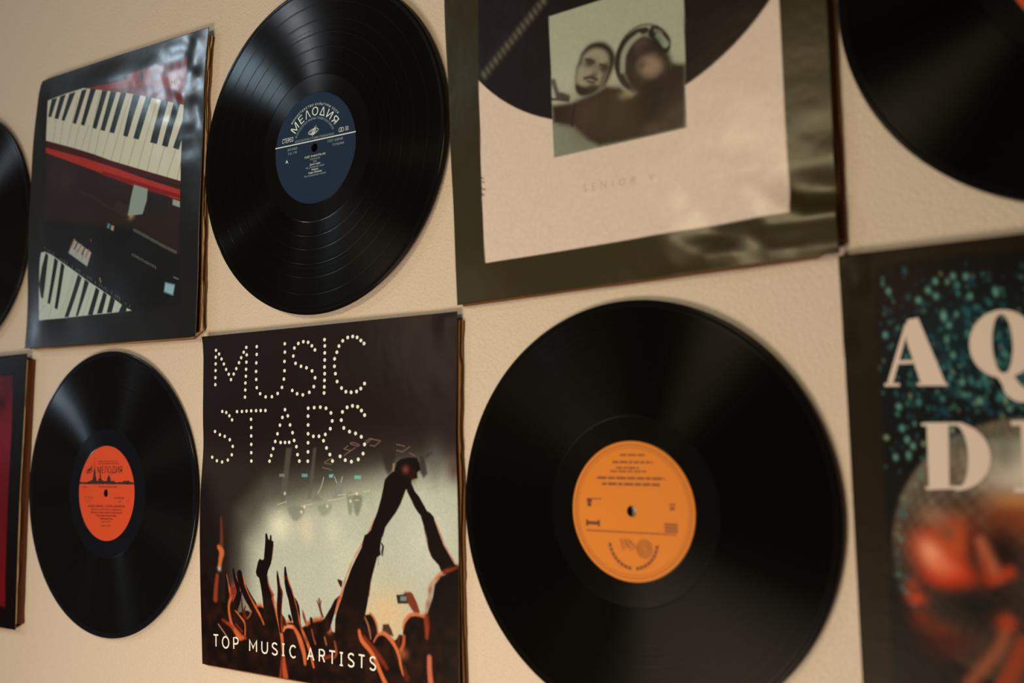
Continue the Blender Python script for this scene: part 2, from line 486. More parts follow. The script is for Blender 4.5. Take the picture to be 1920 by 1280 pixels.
# red label
root = record('vinyl_record', -0.31242, -0.31767, 0.0045, [], 0.30, 4.2,
              'black record with an orange-red label showing a skyline, left of MUSIC STARS sleeve',
              tone=(.0025, .003, .0035), wax=(.004, .006, .012), Rl=49.4, R=148.3, lo=.20, hi=.24, sheen=.20)  # wax tone holds the bluish reflection of the cool light in its colour
f = Flat()
f.line([(-48.5, 10.0), (48.5, 10.0)], 1.0, 0)
sk = [(-48, 10.2), (-48, 11), (-44, 12.2), (-40, 11.2), (-36, 11.6), (-32, 11.4), (-29, 12.6), (-27, 12.4), (-25, 13.6), (-23, 13.2), (-21.4, 14.2), (-21.2, 16.8), (-20.2, 17.2), (-20.0, 23), (-19.0, 25), (-18.4, 27.5), (-18.1, 42), (-17.8, 27.5), (-17.2, 25), (-16.2, 23), (-16, 17.2), (-15, 16.8), (-14.8, 13.6), (-12, 12.8), (-10.8, 13.2), (-10.6, 15), (-9, 15.3), (-8.6, 20), (-8, 22), (-7.7, 24.5), (-7.4, 22), (-6.8, 20), (-6.4, 15.3), (-5, 15), (-4.6, 13.2), (-2, 13.6), (-1, 12.2), (1, 13.0), (3, 12.8), (4.6, 13.4), (5.0, 15.4), (6.2, 17.6), (7.4, 18.6), (7.8, 22.5), (8.2, 18.6), (9.4, 17.6), (10.4, 15.4), (10.8, 13.4), (13, 12.6), (16, 13.2), (19, 11.8), (24, 11.4), (27, 12.2), (30, 11.5), (34, 13.2), (38, 12.9), (42, 13.6), (45, 12.0), (47.6, 11.6), (48, 10.2)]
for i in range(len(sk) - 1):
    a, c_ = sk[i], sk[i + 1]
    f.add([(a[0], 9.8), (c_[0], 9.8), c_, a], [(0, 1, 2, 3)], 0)
f.text('МЕЛОДИЯ', 0, straight(9.0, 21.2), 6.6, 0.0, xs=0.92, space=1.0)
f.text('МИНИСТЕРСТВО КУЛЬТУРЫ СССР', 1, straight(6.5, 32.3), 1.5, 0, xs=0.92)
f.text('ВСЕСОЮЗНАЯ ФИРМА ГРАМЗАПИСИ', 1, straight(7.5, 30.0), 1.5, 0, xs=0.95)
for k_ in range(4): f.line([(-31 + k_ * 1.6, 22 + k_ * .4), (-28 + k_ * 2.2, 25.2 + k_ * 1.4)], 0.9, 0)
f.ring(-27.8, 23.2, 5.6, 2.0, 0.9, 0, rot=10)
f.text('ЛЕНИНГРАДСКИЙ ЗАВОД', 1, straight(5.6, 5.8), 2.0, 0, xs=0.9)
f.text('СТОР. 2', 1, straight(-35, 5.0), 2.0, 0, xs=1.0)
f.text('ГОСТ 5289-80', 1, straight(-29, -5.8), 2.2, 0, xs=0.85)
f.text('Гр. 2. 2-15', 1, straight(-29, -9.0), 2.0, 0, xs=0.9)
f.text('С60 26785 007', 0, straight(26, -5.6), 2.2, 0.01, xs=0.9)
f.text('1989', 1, straight(27, -9.0), 2.0, 0)
f.text('I', 1, straight(42, -9.0), 3.0, 0)
for i, (t, k_, sz) in enumerate([('«РАДИО АФРИКА» – ГРУППА «АКВАРИУМ»', 0, 2.2), ('Музыка и слова Бориса Гребенщикова', 1, 2.0), ('Мёртвое. Зимнее дерево. Наблюдатель', 0, 2.0), ('Партизаны полной луны', 0, 2.1), ('Небесный град', 0, 2.1), ('Запись 1987 г.', 1, 1.9), ('Выпуск 1989 г.', 1, 1.9)]):
    f.text(t, k_, straight(3.6, -14.4 - 3.15 * i - (1.0 if i == 6 else 0), .5), sz, 0.008 if k_ == 0 else 0, xs=1.0)
f.V = [(x_ - 2.6, y_ - 0.2) if abs(x_) < 46 else (x_, y_ - 0.2) for x_, y_ in f.V]
paper_label(root, 49.4, 3.9, (0.62, 0.075, 0.022), f, [dark_ink, faded_ink], 0.8, rough=0.6)

# orange label
root = record('vinyl_record', 0.31943, -0.31514, 0.0045, [], 0.2, 2.7,
              'largest black record in view, with a yellow-orange label, right of the MUSIC STARS sleeve',
              tone=(.0025, .0024, .0018), Rl=49.0, R=148.4, sheen=0.045)
f = Flat()
f.line([(-36, -14.2), (36, -14.2)], 0.9, 1)
for i, (x0, x1, y, wd) in enumerate([(-7, 13, 39.6, 1.3), (-13, 19, 34.6, 1.5), (-10, 8, 30.6, 1.3), (-15, 14, 28.2, 1.2), (-26, 28, 23.4, 1.7), (-22, 24, 19.2, 1.8)]):
    x = x0; r = np.random.RandomState(i)
    while x < x1:                              # words of a blurred text line
        e = min(x + r.uniform(2.5, 8), x1)
        f.line([(x, y), (e, y)], wd, 1); x = e + 1.1
f.line([(-35, 7.2), (-31, 7.2)], 3.0, 0); f.line([(-31, 8.5), (-23, 8.5)], 0.8, 1); f.line([(-34.5, 4.2), (-31.5, 4.2)], 2.6, 0)
f.line([(-35.5, -8.8), (-25, -8.8)], 2.2, 0); f.line([(-35.2, -11), (-35.2, -6.6)], 1.6, 0); f.line([(-25.4, -11), (-25.4, -6.6)], 1.6, 0)
f.line([(31, 6), (36, 6)], 1.1, 1); f.line([(31.5, 3.4), (35, 3.4)], 2.2, 1)
for y in (-7.6, -9.8, -12): f.line([(27, y), (37, y)], 1.5, 1)
for k_ in range(17):                          # laurel wreath around the foot
    t = math.radians(192 + k_ * 9.75)
    X, Y = 2.2 + 19.0 * math.cos(t), -19.5 + 19.5 * math.sin(t)
    if k_ == 8: continue
    for s_ in (-1, 1):
        dx, dy = math.cos(t + s_ * .9), math.sin(t + s_ * .9)
        f.line([(X - dx * 1.6, Y - dy * 1.6), (X, Y), (X + dx * 1.8, Y + dy * 1.8)], [0.5, 1.7, 0.4], 0)
for k_ in range(6):
    f.line([(-8 + k_ * 1.5, -18.5 - (k_ % 2)), (-6 + k_ * 2.2, -27 + (k_ % 3))], 0.6, 1)
for k_ in range(5):
    f.ring(11, -25, 1.2 + k_ * 1.2, 1.4 + k_ * 1.2, 0.5, 1)
f.V = [(x_ - 1.6, y_ - 0.5) for x_, y_ in f.V]
f.ring(0, 0, 46.3, 46.3, 0.5, 1)
f.ring(0, 0, 44.3, 44.3, 0.25, 1)
paper_label(root, 49.0, 3.9, (0.66, 0.22, 0.024), f, [mat('brown_ink', col=(0.09, 0.018, 0.012), rough=.6)[0], rust_ink], 0.0, rough=0.55)

# the two records cut by the frame
root = record('vinyl_record', 0.62862, 0.01249, 0.0045, [], 0.2, 0.7,
              'black record cut off by the top right corner, a sliver of red label showing', tone=(.002, .0018, .0014), R=148.8, sheen=.035)
f = Flat(); f.ring(0, 0, 47, 47, 0.4, 0)
paper_label(root, 50.4, 3.9, (0.62, 0.060, 0.020), f, [dark_ink], 0)
root = record('vinyl_record', -0.62420, -0.00471, 0.0060, [], 0.3, 5.1,
              'black record cut off by the left edge, beside the keyboards sleeve', tone=(.002, .002, .002), R=148.5, sheen=.15)
f = Flat(); f.ring(0, 0, 47, 47, 0.4, 0)
paper_label(root, 50.4, 3.9, (0.02, 0.06, 0.15), f, [silver], 0)

# ---------------------------------------------------------------- the sleeves
gloss = print_material('laminated_print', 0.5, 0.85, 0.225, 30.0, 0.0003, 0.05)
satin = print_material('worn_satin_print', 0.45, 0.24, 0.22, 26.0, 0.0006)
scuffed = print_material('scuffed_laminated_print', 0.45, 0.42, 0.27, 22.0, 0.0008, 0.06)
matte = print_material('matt_print', 0.5, 0.06, 0.3, 60.0, 0.0003, 0.08)
card, nt, b = mat('brown_cardboard', col=ink((122, 80, 46)), rough=0.85, spec=0.15)
bump(nt, b, 500, 0.6, 0.0006, also_coat=False)
card_edge = mat('torn_card_edge', col=ink((172, 134, 90)), rough=0.9, spec=0.1)[0]
red_card_gap_shade = mat('dark_red_card_and_gap_shade', col=(0.10, 0.035, 0.018), rough=0.8, spec=0.1)[0]  # shade of the open sleeve gap put into the colour; also red back card
pale_ink = mat('cream_ink', col=ink((216, 208, 178)), rough=0.45)[0]
pale_ink2 = mat('warm_white_ink', col=ink((205, 174, 146)), rough=0.5)[0]
grey_ink = mat('grey_ink', col=ink((105, 98, 86)), rough=0.5)[0]

def sleeve(key, label, group=None):
    c = CEN[key]
    r = empty('album_sleeve', (c[0], 0, c[1] + ZO))
    tag(r, label, 'record sleeve', group)
    return r

CEN = {'K': (-0.2909, -0.0078), 'M': (0.0187, -0.3179), 'P': (0.3211, 0.0021), 'Q': (0.6358, -0.3053), 'R': (-0.6027, -0.3192)}
EDG = {'K': {'L': [(-147.1, 158.2), (-153.3, 151.3), (-161.0, 101.6), (-163.1, 74.2), (-163.6, 43.0), (-164.4, 5.6), (-163.8, -56.3), (-160.6, -93.4), (-160.6, -123.9), (-163.2, -149.9)], 'R': [(151.0, 150.8), (148.3, 124.8), (145.9, 102.6), (145.3, 82.2), (145.5, 55.2), (145.0, 35.5), (144.3, 8.9), (143.1, -37.0), (142.9, -96.4), (141.1, -155.5)], 'T': [(-147.1, 158.2), (-128.4, 158.7), (-9.7, 156.1), (151.0, 150.8)], 'B': [(-163.2, -149.9), (-73.5, -152.0), (50.8, -154.2), (141.1, -155.5)]}, 'M': {'L': [(-165.6, 154.8), (-162.9, 140.7), (-164.4, 77.5), (-162.4, 49.5), (-165.3, 7.8), (-164.9, -24.4), (-163.0, -68.9), (-160.1, -154.3)], 'R': [(150.2, 155.5), (148.1, 55.6), (149.5, 14.0), (149.3, -42.5), (150.0, -92.2), (151.0, -152.9)], 'T': [(-165.6, 154.8), (-30.0, 155.0), (150.2, 155.5)], 'B': [(-160.1, -154.3), (-2.8, -153.5), (151.0, -152.9)]}, 'P': {'L': [(-158.8, 152.2), (-160.6, 90.5), (-150.4, -160.0)], 'R': [(151.2, 159.7), (154.4, 10.5), (155.5, -151.5)], 'T': [(-158.8, 152.2), (151.2, 159.7)], 'B': [(-150.4, -160.0), (155.5, -151.5)]}, 'Q': {'L': [(-160.3, 154.1), (-158.0, 54.1), (-155.7, -105.8), (-153.8, -158.2)], 'R': [(153.8, 158.2), (158.2, -153.8)], 'T': [(-160.3, 154.1), (153.8, 158.2)], 'B': [(-153.8, -158.2), (158.2, -153.8)]}, 'R': {'L': [(-156.2, 155.3), (-155.8, -155.8)], 'R': [(147.1, 156.0), (142.9, 85.0), (138.0, -5.0), (136.4, -83.6), (135.1, -153.7)], 'T': [(-156.2, 155.3), (147.1, 156.0)], 'B': [(-155.8, -155.8), (135.1, -153.7)]}}

# ======== keyboards sleeve
root = sleeve('K', 'dark glossy record sleeve printed with red and black piano keyboards')
G = coons(EDG['K'], 400, 500)
X, Z = G[..., 0], G[..., 1]
P = Paint(X, Z, (27, 26, 23))
PIC = [(-133.1,133.7),(118.5,129.2),(113.9,47.4),(113.5,12.1)] + [(113.3,-15.2),(114.1,-123.6),(-134.8,-120.1),(-138.1,-69.2),(-138.4,-41.8),(-132.0,7.3)] + [(-133.7,43.4),(-135.2,86.4)]
before = P.C.copy()
P.poly(PIC, (24, 23, 21), 0.8)
# dark wine-coloured floor behind
P.poly([(-135.6,71.6),(114.7,-1.7),(115.9,-30.5)] + [(114.4,-72.6),(38.9,-36.2),(-42.3,-21.2),(-131.0,-6.6)], (42, 30, 27), 12)
P.glow([(-88.5,31.9)], 16, 12, (54, 38, 33), .8)
# upper synth: red body with dark knobs
P.poly([(-71.6,131.5),(-2.4,125.3),(24.1,125.2),(23.1,129.2),(42.3,129.7),(118.5,128.8),(116.0,78.2),(68.0,94.2),(33.7,105.6),(-33.5,123.8)], (128, 40, 30), 2.2)
P.poly([(-22.9,121.6),(62.6,110.3),(115.4,93.6),(114.9,78.4),(68.0,95.7)], (96, 26, 24), 3)
for q in [(46.4,122.0),(68.2,116.7),(67.3,127.4),(83.3,122.4),(106.2,124.9),(93.7,123.9)]:
    P.glow(q, 3.2, 6.5, (40, 44, 46), 1.0, power=3)
P.stroke([(27.5,132.1),(64.0,131.1),(115.2,128.8)], 4, (60, 55, 52), 3)
# white keys of the upper keyboard
P.poly([(-132.4,131.9),(-96.7,132.5),(-60.7,131.7),(-9.7,117.7),(33.7,105.9),(68.0,94.5),(116.0,78.6),(115.3,41.4),(113.5,1.6),(59.6,19.5),(-3.0,40.8),(-34.8,52.9),(-75.9,66.9),(-135.2,86.0)], (188, 178, 150), 0.9)
for a_ in [(-119.6,82.0),(-105.0,77.0),(-90.1,72.1),(-76.0,67.3),(-62.0,62.5),(-47.8,57.8),(-33.4,52.2),(-18.8,46.7),(-3.0,40.6),(11.6,35.6),(26.8,30.6),(43.0,25.4),(58.8,19.9),(75.1,14.4),(91.6,9.0),(107.8,2.9)], : pass
KB = [(-119.6,82.0),(-114.8,105.7),(-105.0,77.0),(-99.8,101.3),(-90.1,72.1),(-71.1,123.4),(-76.0,67.3),(-66.0,91.9),(-62.0,62.5),(-47.3,86.9),(-47.8,57.8),(-27.5,119.4),(-33.4,52.2),(-24.5,79.3),(-18.8,46.7),(-7.3,72.6),(-3.0,40.6),(28.2,107.0),(11.6,35.6),(22.2,62.8),(26.8,30.6),(39.7,56.7),(43.0,25.4),(74.0,93.0),(58.8,19.9),(69.0,47.2),(75.1,14.4),(86.8,41.2),(91.6,9.0),(105.3,35.8),(107.8,2.9),(114.9,22.7)]
for i in range(0, len(KB), 2): P.stroke([KB[i], KB[i + 1]], 0.55, (70, 60, 45), 0.6, smooth=False)
KQ = [[(-123.7,131.7),(-112.2,131.2),(-124.4,111.1),(-131.2,112.9)], [(-106.5,131.7),(-95.2,131.7),(-109.7,106.1),(-117.9,108.3)], [(-88.2,131.0),(-75.7,130.7),(-97.0,101.6),(-103.3,103.6)],
      [(-63.3,129.8),(-53.0,129.0),(-73.5,93.6),(-80.5,96.2)], [(-45.7,127.9),(-34.9,125.3),(-56.3,88.5),(-63.8,91.2)], [(-22.9,121.3),(-12.8,118.5),(-31.8,80.1),(-39.7,83.1)],
      [(-7.1,117.2),(3.3,114.0),(-15.9,74.9),(-23.9,77.9)], [(10.9,112.5),(20.6,109.4),(1.8,69.5),(-7.3,72.2)], [(32.4,106.1),(44.9,102.4),(26.0,61.4),(17.9,64.0)],
      [(54.7,99.1),(64.4,96.1),(44.7,55.4),(35.5,58.2)], [(80.0,91.1),(90.6,87.6),(74.2,45.8),(63.4,49.1)], [(99.9,84.7),(110.3,81.2),(91.5,39.6),(82.1,43.0)],
      [(115.5,64.5),(120.2,57.8),(109.9,33.9),(100.3,37.4)]]
for i, q in enumerate(KQ):
    P.poly(q, (30, 38, 38), 0.8)
    q = np.array(q); P.stroke([q[0] * .35 + q[1] * .65, q[2] * .6 + q[3] * .4], 0.8, (74, 66, 52), 1.4, alpha=.5, smooth=False)
# red ledge under it
P.poly([(-135.2,86.0),(-75.9,66.9),(-34.8,52.9),(-3.0,40.8),(59.6,19.5),(113.5,1.6)] + [(112.8,-2.9),(87.1,5.5),(-34.8,41.9)] + [(-134.6,77.2)], (64, 20, 18), 1.0)
P.poly([(-134.6,77.7),(-56.1,52.8),(10.2,29.8),(55.1,12.8)] + [(113.0,-7.2),(112.9,-17.4),(52.4,2.0),(-34.4,35.3)] + [(-134.2,71.7)], (158, 44, 32), 1.2)
P.poly([(-17.6,31.8),(52.1,8.4),(113.1,-12.1),(113.1,-15.9),(52.4,2.8),(-17.4,27.7)], (120, 24, 22), 1.5)
# pale reflections on the lower keyboard's lid, cable
P.poly([(37.5,9.0),(60.5,1.3),(59.3,-10.7),(52.4,-23.8),(27.9,-22.2),(32.2,-5.3)], (128, 136, 122), 1.6)
P.glow([(33.1,-22.9)], 5, 3.5, (150, 130, 95), .8)
P.poly([(62.6,-0.2),(95.1,-11.1),(93.5,-30.8),(61.2,-25.0)], (32, 30, 28), 4)
P.poly([(102.1,-15.1),(113.2,-18.9),(113.4,-25.0),(101.6,-20.8)], (140, 138, 120), 1.6)
P.stroke([(-61.5,16.1),(-32.7,5.4),(-7.3,-7.9),(28.0,-23.8)], 2.6, (50, 36, 33), 2)
for i in range(7): 
    a_ = np.array([(5.0,-12.0),(11.3,-4.8)]); d_ = np.array([(5.0,-12.0),(8.3,-13.5)]); d_ = (d_[1] - d_[0]) * i
    P.stroke(a_ + d_, 0.5, (96, 84, 66), .6, smooth=False, alpha=.6)
# lower keyboard: small controls
P.poly([(-6.3,-25.8),(-2.2,-27.3),(-3.8,-32.2),(-8.2,-30.7)], (60, 118, 116), 0.8)
P.poly([(-0.0,-28.8),(4.6,-30.4),(3.5,-35.4),(-1.4,-33.6)], (160, 122, 86), 0.8)
for x_, y_ in ((898, 395), (950, 424), (1006, 456), (1064, 488), (1122, 518)):
    pass
DASH = [(38.5,-38.5),(50.0,-43.5),(52.1,-44.7),(63.9,-49.8),(66.5,-51.4),(78.6,-56.5),(81.1,-58.0),(92.5,-62.9),(95.5,-64.2),(108.1,-69.5)]
for i in range(0, 10, 2): P.stroke([DASH[i], DASH[i + 1]], 3.0, (74, 70, 60), 1.0, smooth=False)
P.poly([(-71.3,-35.6),(-36.5,-53.8),(-44.6,-68.1),(-81.1,-49.4)], (150, 146, 134), 0.8)
ST = [(-75.7,-42.9),(-69.8,-36.1),(-69.2,-46.1),(-63.8,-40.1),(-62.1,-50.2),(-56.5,-43.7),(-54.5,-53.7),(-49.2,-47.5),(-47.2,-57.6),(-42.0,-51.1)]
for i in range(0, 10, 2): P.stroke([ST[i], ST[i + 1]], 2.6, (158, 96, 48) if i % 4 == 0 else (70, 60, 48), .8, smooth=False)
SB = [(-67.3,-52.9),(-63.4,-46.7),(-55.5,-59.5),(-51.1,-53.0)]
P.stroke(SB[:2], .6, (40, 38, 34), .6, smooth=False); P.stroke(SB[2:], .6, (40, 38, 34), .6, smooth=False)
P.stroke([(-37.9,-39.8),(-36.7,-41.6)], 1.6, (120, 60, 60), .8, smooth=False)
P.poly([(91.6,-98.2),(106.6,-101.8),(104.2,-111.8),(90.1,-107.1)], (128, 158, 158), 3)
P.stroke([(104.6,-93.8),(112.1,-96.6)], 1.0, (110, 104, 90), .8, smooth=False)
P.stroke([(-21.1,-82.9),(-18.7,-87.5)], 1.2, (150, 130, 100), .8, smooth=False)
# its keys
P.poly([(-134.8,-120.1),(-139.3,-55.4),(-136.2,-42.9),(-128.5,-42.9),(-114.6,-47.8),(-76.5,-66.9),(-38.5,-86.1),(-4.9,-102.0),(24.9,-117.0),(38.0,-122.2)], (170, 172, 150), .8)
LK = [[(-126.6,-43.9),(-121.0,-47.5),(-127.4,-96.0),(-132.3,-94.6),(-137.7,-79.5),(-133.5,-59.4)], [(-108.7,-51.5),(-101.2,-56.0),(-113.9,-103.5),(-119.1,-101.8)], [(-95.2,-58.0),(-88.4,-62.7),(-99.8,-110.5),(-105.5,-108.4)],
      [(-82.5,-64.6),(-75.2,-69.0),(-99.5,-110.5),(-104.3,-109.0)], [(-62.3,-74.6),(-54.9,-79.2),(-78.4,-120.4),(-86.3,-119.8)], [(-48.9,-81.4),(-40.8,-85.9),(-60.1,-120.6),(-64.6,-120.2)],
      [(-28.0,-91.9),(-20.9,-95.8),(-32.1,-121.4),(-41.5,-120.7)], [(-13.7,-98.0),(-7.1,-101.8),(-14.6,-121.1),(-24.2,-120.7)], [(0.0,-104.0),(8.2,-108.9),(2.8,-121.6),(-6.6,-120.9)], [(21.6,-113.6),(30.1,-117.4),(28.3,-122.7),(14.7,-122.0)]]
for i, q in enumerate(LK):
    if i == 3: continue
    P.poly(q, (24, 30, 26), .7)
LS = [(-114.5,-49.5),(-131.6,-104.6),(-70.5,-70.8),(-95.1,-119.2),(-67.5,-72.7),(-90.1,-119.5),(-34.3,-87.6),(-49.9,-120.8),(15.7,-111.6),(9.5,-122.1),(-124.4,-103.5),(-135.3,-113.7),(-110.8,-104.6),(-115.8,-119.3)]
for i in range(0, len(LS), 2): P.stroke([LS[i], LS[i + 1]], .5, (110, 106, 88), .6, smooth=False)
r_ = np.random.RandomState(5)
TK = np.array([(-133.4,-38.9),(38.0,-121.2)])
for i in range(46):
    p_ = TK[0] + (TK[1] - TK[0]) * (i / 46) + [0.6, 1.2]
    P.stroke([p_, p_ + [r_.uniform(-.6, .2), r_.uniform(1.5, 3.5)]], .7, (96, 110, 98) if r_.rand() > .4 else (24, 30, 26), .6, smooth=False)
P.clipto(PIC, before)
f = Flat()
a0, a1 = np.array([(94.6,102.0),(114.6,97.9)])
def along(p0, p1):
    p0, p1 = np.array(p0), np.array(p1)
    return math.degrees(math.atan2(*(p1 - p0)[::-1]))
f.text('MS', 0, straight(a0[0], a0[1], 0), 6.5, 0.01, xs=0.9, align='LEFT')
k0, k1 = np.array([(35.1,-63.7),(76.3,-81.9)])
f.text('KOMPLETE KONTROL', 1, straight(k0[0], k0[1] - 1, along(k0, k1)), 2.6, 0.004, xs=np.hypot(*(k1 - k0)) / 36.0, align='LEFT')
def hK(X, Z):
    u = (X - X.min() * 0) / 155.0; v = Z / 155.0
    ur = smoothstep((u - 0.0) / 1.0) * smoothstep((v + .25) / 1.0)
    wob = (vnoise(X, Z, 30, 3) - .5) * 3.0 + (vnoise(X + Z * .4, Z, 14, 4) - .5) * 1.0
    win = smoothstep((1.02 - np.abs(u)) / .22) * smoothstep((1.04 - np.abs(v)) / .22)
    return 10.6 - 2.6 * v + win * (ur * wob * 1.3 + (vnoise(X, Z, 60, 8) - .5) * 2.0 + 2.5 * np.cos(u * 1.5) * smoothstep((v + .7) / .9))
build_cover(root, G, hK, P.C, f, [gloss, pale_ink2, grey_ink])
sheet('back_panel', root, ragged(EDG['K'], 0, -0.5, 0.0, 1.0, .7, 1), -2.0, -0.6, card)
sheet('cardboard_layer', root, ragged(EDG['K'], -1, -0.2, -3, 0.2, 1.0, 2), -4.4, -3.7, card_edge)
sheet('cardboard_layer', root, ragged(EDG['K'], -1, 0.2, -4.0, 0.6, .9, 3), -6.4, -5.8, card_edge)
sheet('gap_shade_fill', root, ragged(EDG['K'], -2, -1.5, -2.5, -1, .3, 4), -5.8, -4.4, red_card_gap_shade)  # fills the open gap between the cards with painted-in shade
sheet('gap_shade_fill', root, ragged(EDG['K'], -2, -1.5, -2.5, -1, .3, 6), -3.7, -2.0, red_card_gap_shade)
sheet('cardboard_layer', root, ragged(EDG['K'], -1.5, -0.8, -6.0, 0.3, .7, 5), -7.2, -6.4, card)

# ======== MUSIC STARS sleeve
root = sleeve('M', 'dark record sleeve with MUSIC STARS in dots over raised concert hands')
G = coons(EDG['M'], 520, 520)
X, Z = G[..., 0], G[..., 1]
P = Paint(X, Z, (33, 25, 24))
P.uneven = True
P.poly([(-170.4,52.5),(-93.3,42.5),(23.0,56.4),(167.7,67.9),(164.8,-135.1),(-166.8,-177.7)], (44, 36, 32), 40)
P.poly([(-113.6,-151.8),(-107.6,-11.4),(-71.4,16.2),(-2.9,22.9),(72.2,33.3),(167.3,38.2),(164.9,-123.1)], (86, 80, 66), 36)
P.poly([(-97.5,-140.4),(-92.6,-39.8),(-67.6,-12.4),(-16.1,0.1),(35.5,13.6),(84.0,23.4),(172.3,30.0),(165.1,-111.1)], (170, 165, 139), 36)
P.poly([(-170.0,-178.1),(-173.1,16.8),(-152.4,17.2),(-130.0,-36.8),(-122.3,-172.0)], (28, 22, 19), 26, alpha=.85)
P.glow([(-53.5,-21.3)], 13, 12, (214, 204, 168), .75)
P.glow([(-19.4,-23.1)], 9, 12, (206, 182, 148), .7)
P.glow([(12.7,-23.1)], 10, 12, (198, 190, 158), .6)
P.glow([(35.4,-50.9)], 26, 26, (190, 184, 152), .6)
P.glow([(117.9,-24.7)], 30, 34, (192, 185, 158), .6)
P.poly([(-46.2,47.4),(-39.3,47.4),(-47.3,-2.3),(-54.3,-2.5)], (92, 84, 72), 3.0, alpha=.5)
P.poly([(-11.5,47.3),(-8.2,47.3),(-13.4,3.4),(-18.8,3.2)], (92, 84, 72), 3.0, alpha=.5)
P.poly([(17.4,17.8),(22.1,17.9),(25.3,5.5),(11.7,4.1)], (120, 116, 104), 4, alpha=.7)
P.poly([(-9.5,9.2),(-7.8,9.3),(-0.4,2.6),(-12.8,1.7)], (110, 104, 90), 4, alpha=.7)
P.poly([(51.0,11.8),(59.4,13.1),(60.0,-2.3),(46.3,5.0)], (150, 150, 124), 6, alpha=.5)
P.glow([(146.6,30.6)], 8, 12, (74, 34, 34), .8)
P.glow([(126.8,34.6)], 9, 16, (90, 84, 76), .6)
for pl, c_ in (([(29.2,7.9),(35.5,8.6),(34.7,-6.5),(30.8,-7.2)], (104, 106, 86)), ([(36.3,8.1),(46.4,7.2),(45.6,-1.7),(41.7,-9.0),(38.6,-7.5),(36.3,-0.9)], (84, 86, 70)),
               ([(-6.2,-2.2),(10.1,-0.5),(8.5,-7.4),(-0.4,-11.1)], (122, 122, 100)), ([(-43.2,-4.5),(-22.8,-3.8),(-24.4,-10.8),(-31.2,-16.3),(-38.0,-14.8)], (112, 108, 90))):
    P.poly(pl, c_, 4, alpha=.65, smooth=True)
for pl, c_ in (([(-55.1,24.5),(-48.3,24.6),(-48.3,21.9),(-55.0,21.8)], (112, 108, 90)), ([(-26.1,24.9),(-18.8,25.0),(-18.8,22.2),(-26.1,22.1)], (88, 138, 120)),
               ([(7.7,24.7),(13.2,25.1),(11.7,22.2),(7.7,22.2)], (110, 160, 150)), ([(37.7,24.2),(45.6,24.3),(44.9,21.5),(37.7,21.6)], (108, 160, 142))):
    P.poly(pl, c_, .8)
for pl in ([(32.9,51.8),(37.2,52.1),(43.8,50.1),(41.5,49.0),(32.9,51.0)], [(30.1,49.3),(25.4,46.8),(33.3,45.2),(38.7,47.8)], [(33.3,45.2),(25.4,41.1)], [(50.4,52.6),(55.4,55.4),(58.0,55.1),(51.9,51.5)],
           [(55.4,55.4),(67.8,53.3),(61.4,49.0),(55.7,49.8)], [(85.6,50.6),(95.1,48.9)], [(100.2,48.5),(92.2,44.3),(85.6,45.7)], [(100.1,43.5),(105.8,41.4)], [(2.4,34.4),(10.5,33.6)], [(-0.9,30.7),(6.1,29.6),(10.9,28.5)], [(10.9,38.8),(2.0,35.3)]):
    P.stroke(pl, .7, (120, 94, 78), .7, smooth=False, alpha=.85)
for pl in ([(1.2,22.1),(-1.2,15.2),(-5.8,8.2)], [(14.2,22.8),(17.0,17.8)], [(23.7,23.0),(21.7,18.4)], [(-56.2,-2.8),(-45.8,0.1)], [(-27.0,-3.7),(-12.8,-0.9)], [(6.1,2.5),(18.1,4.2),(26.1,5.8)], [(30.8,7.7),(41.7,9.3)], [(37.8,3.6),(42.5,3.9)], [(47.9,10.9),(55.6,11.9)], [(18.1,7.1),(27.7,8.4)], [(-57.1,-8.8),(-50.1,-8.5)], [(109.1,10.4),(118.2,12.0)]):
    P.stroke(pl, .8, (190, 180, 150), .8, alpha=.7)
for q in [(-47.6,7.2),(-26.1,-8.3),(5.7,-2.4),(40.6,9.1),(-22.4,-4.0),(33.2,2.7)]: P.glow(q, 1.2, 1.2, (235, 225, 195), .9)
# hanging rig silhouettes
P.poly([(69.3,49.5),(84.2,51.7),(83.3,34.2),(79.6,27.6),(76.6,26.0),(72.2,31.9)], (46, 37, 34), 5, alpha=.85, smooth=True)
P.poly([(110.8,40.9),(115.7,40.9),(119.1,27.1),(114.9,23.0),(110.7,29.1)], (52, 44, 40), 3, alpha=.9)
P.poly([(117.1,41.4),(124.2,44.1),(122.7,43.0),(117.8,39.3)], (40, 34, 32), 3, alpha=.8)
# ochre wall and crowd glow at the foot
P.glow([(75.2,-88.1)], 32, 22, (202, 164, 116), .85)
DK = (27, 17, 14); RIM = (184, 88, 46); RED = (140, 54, 30); BR = (86, 38, 24)
RS = 0.72
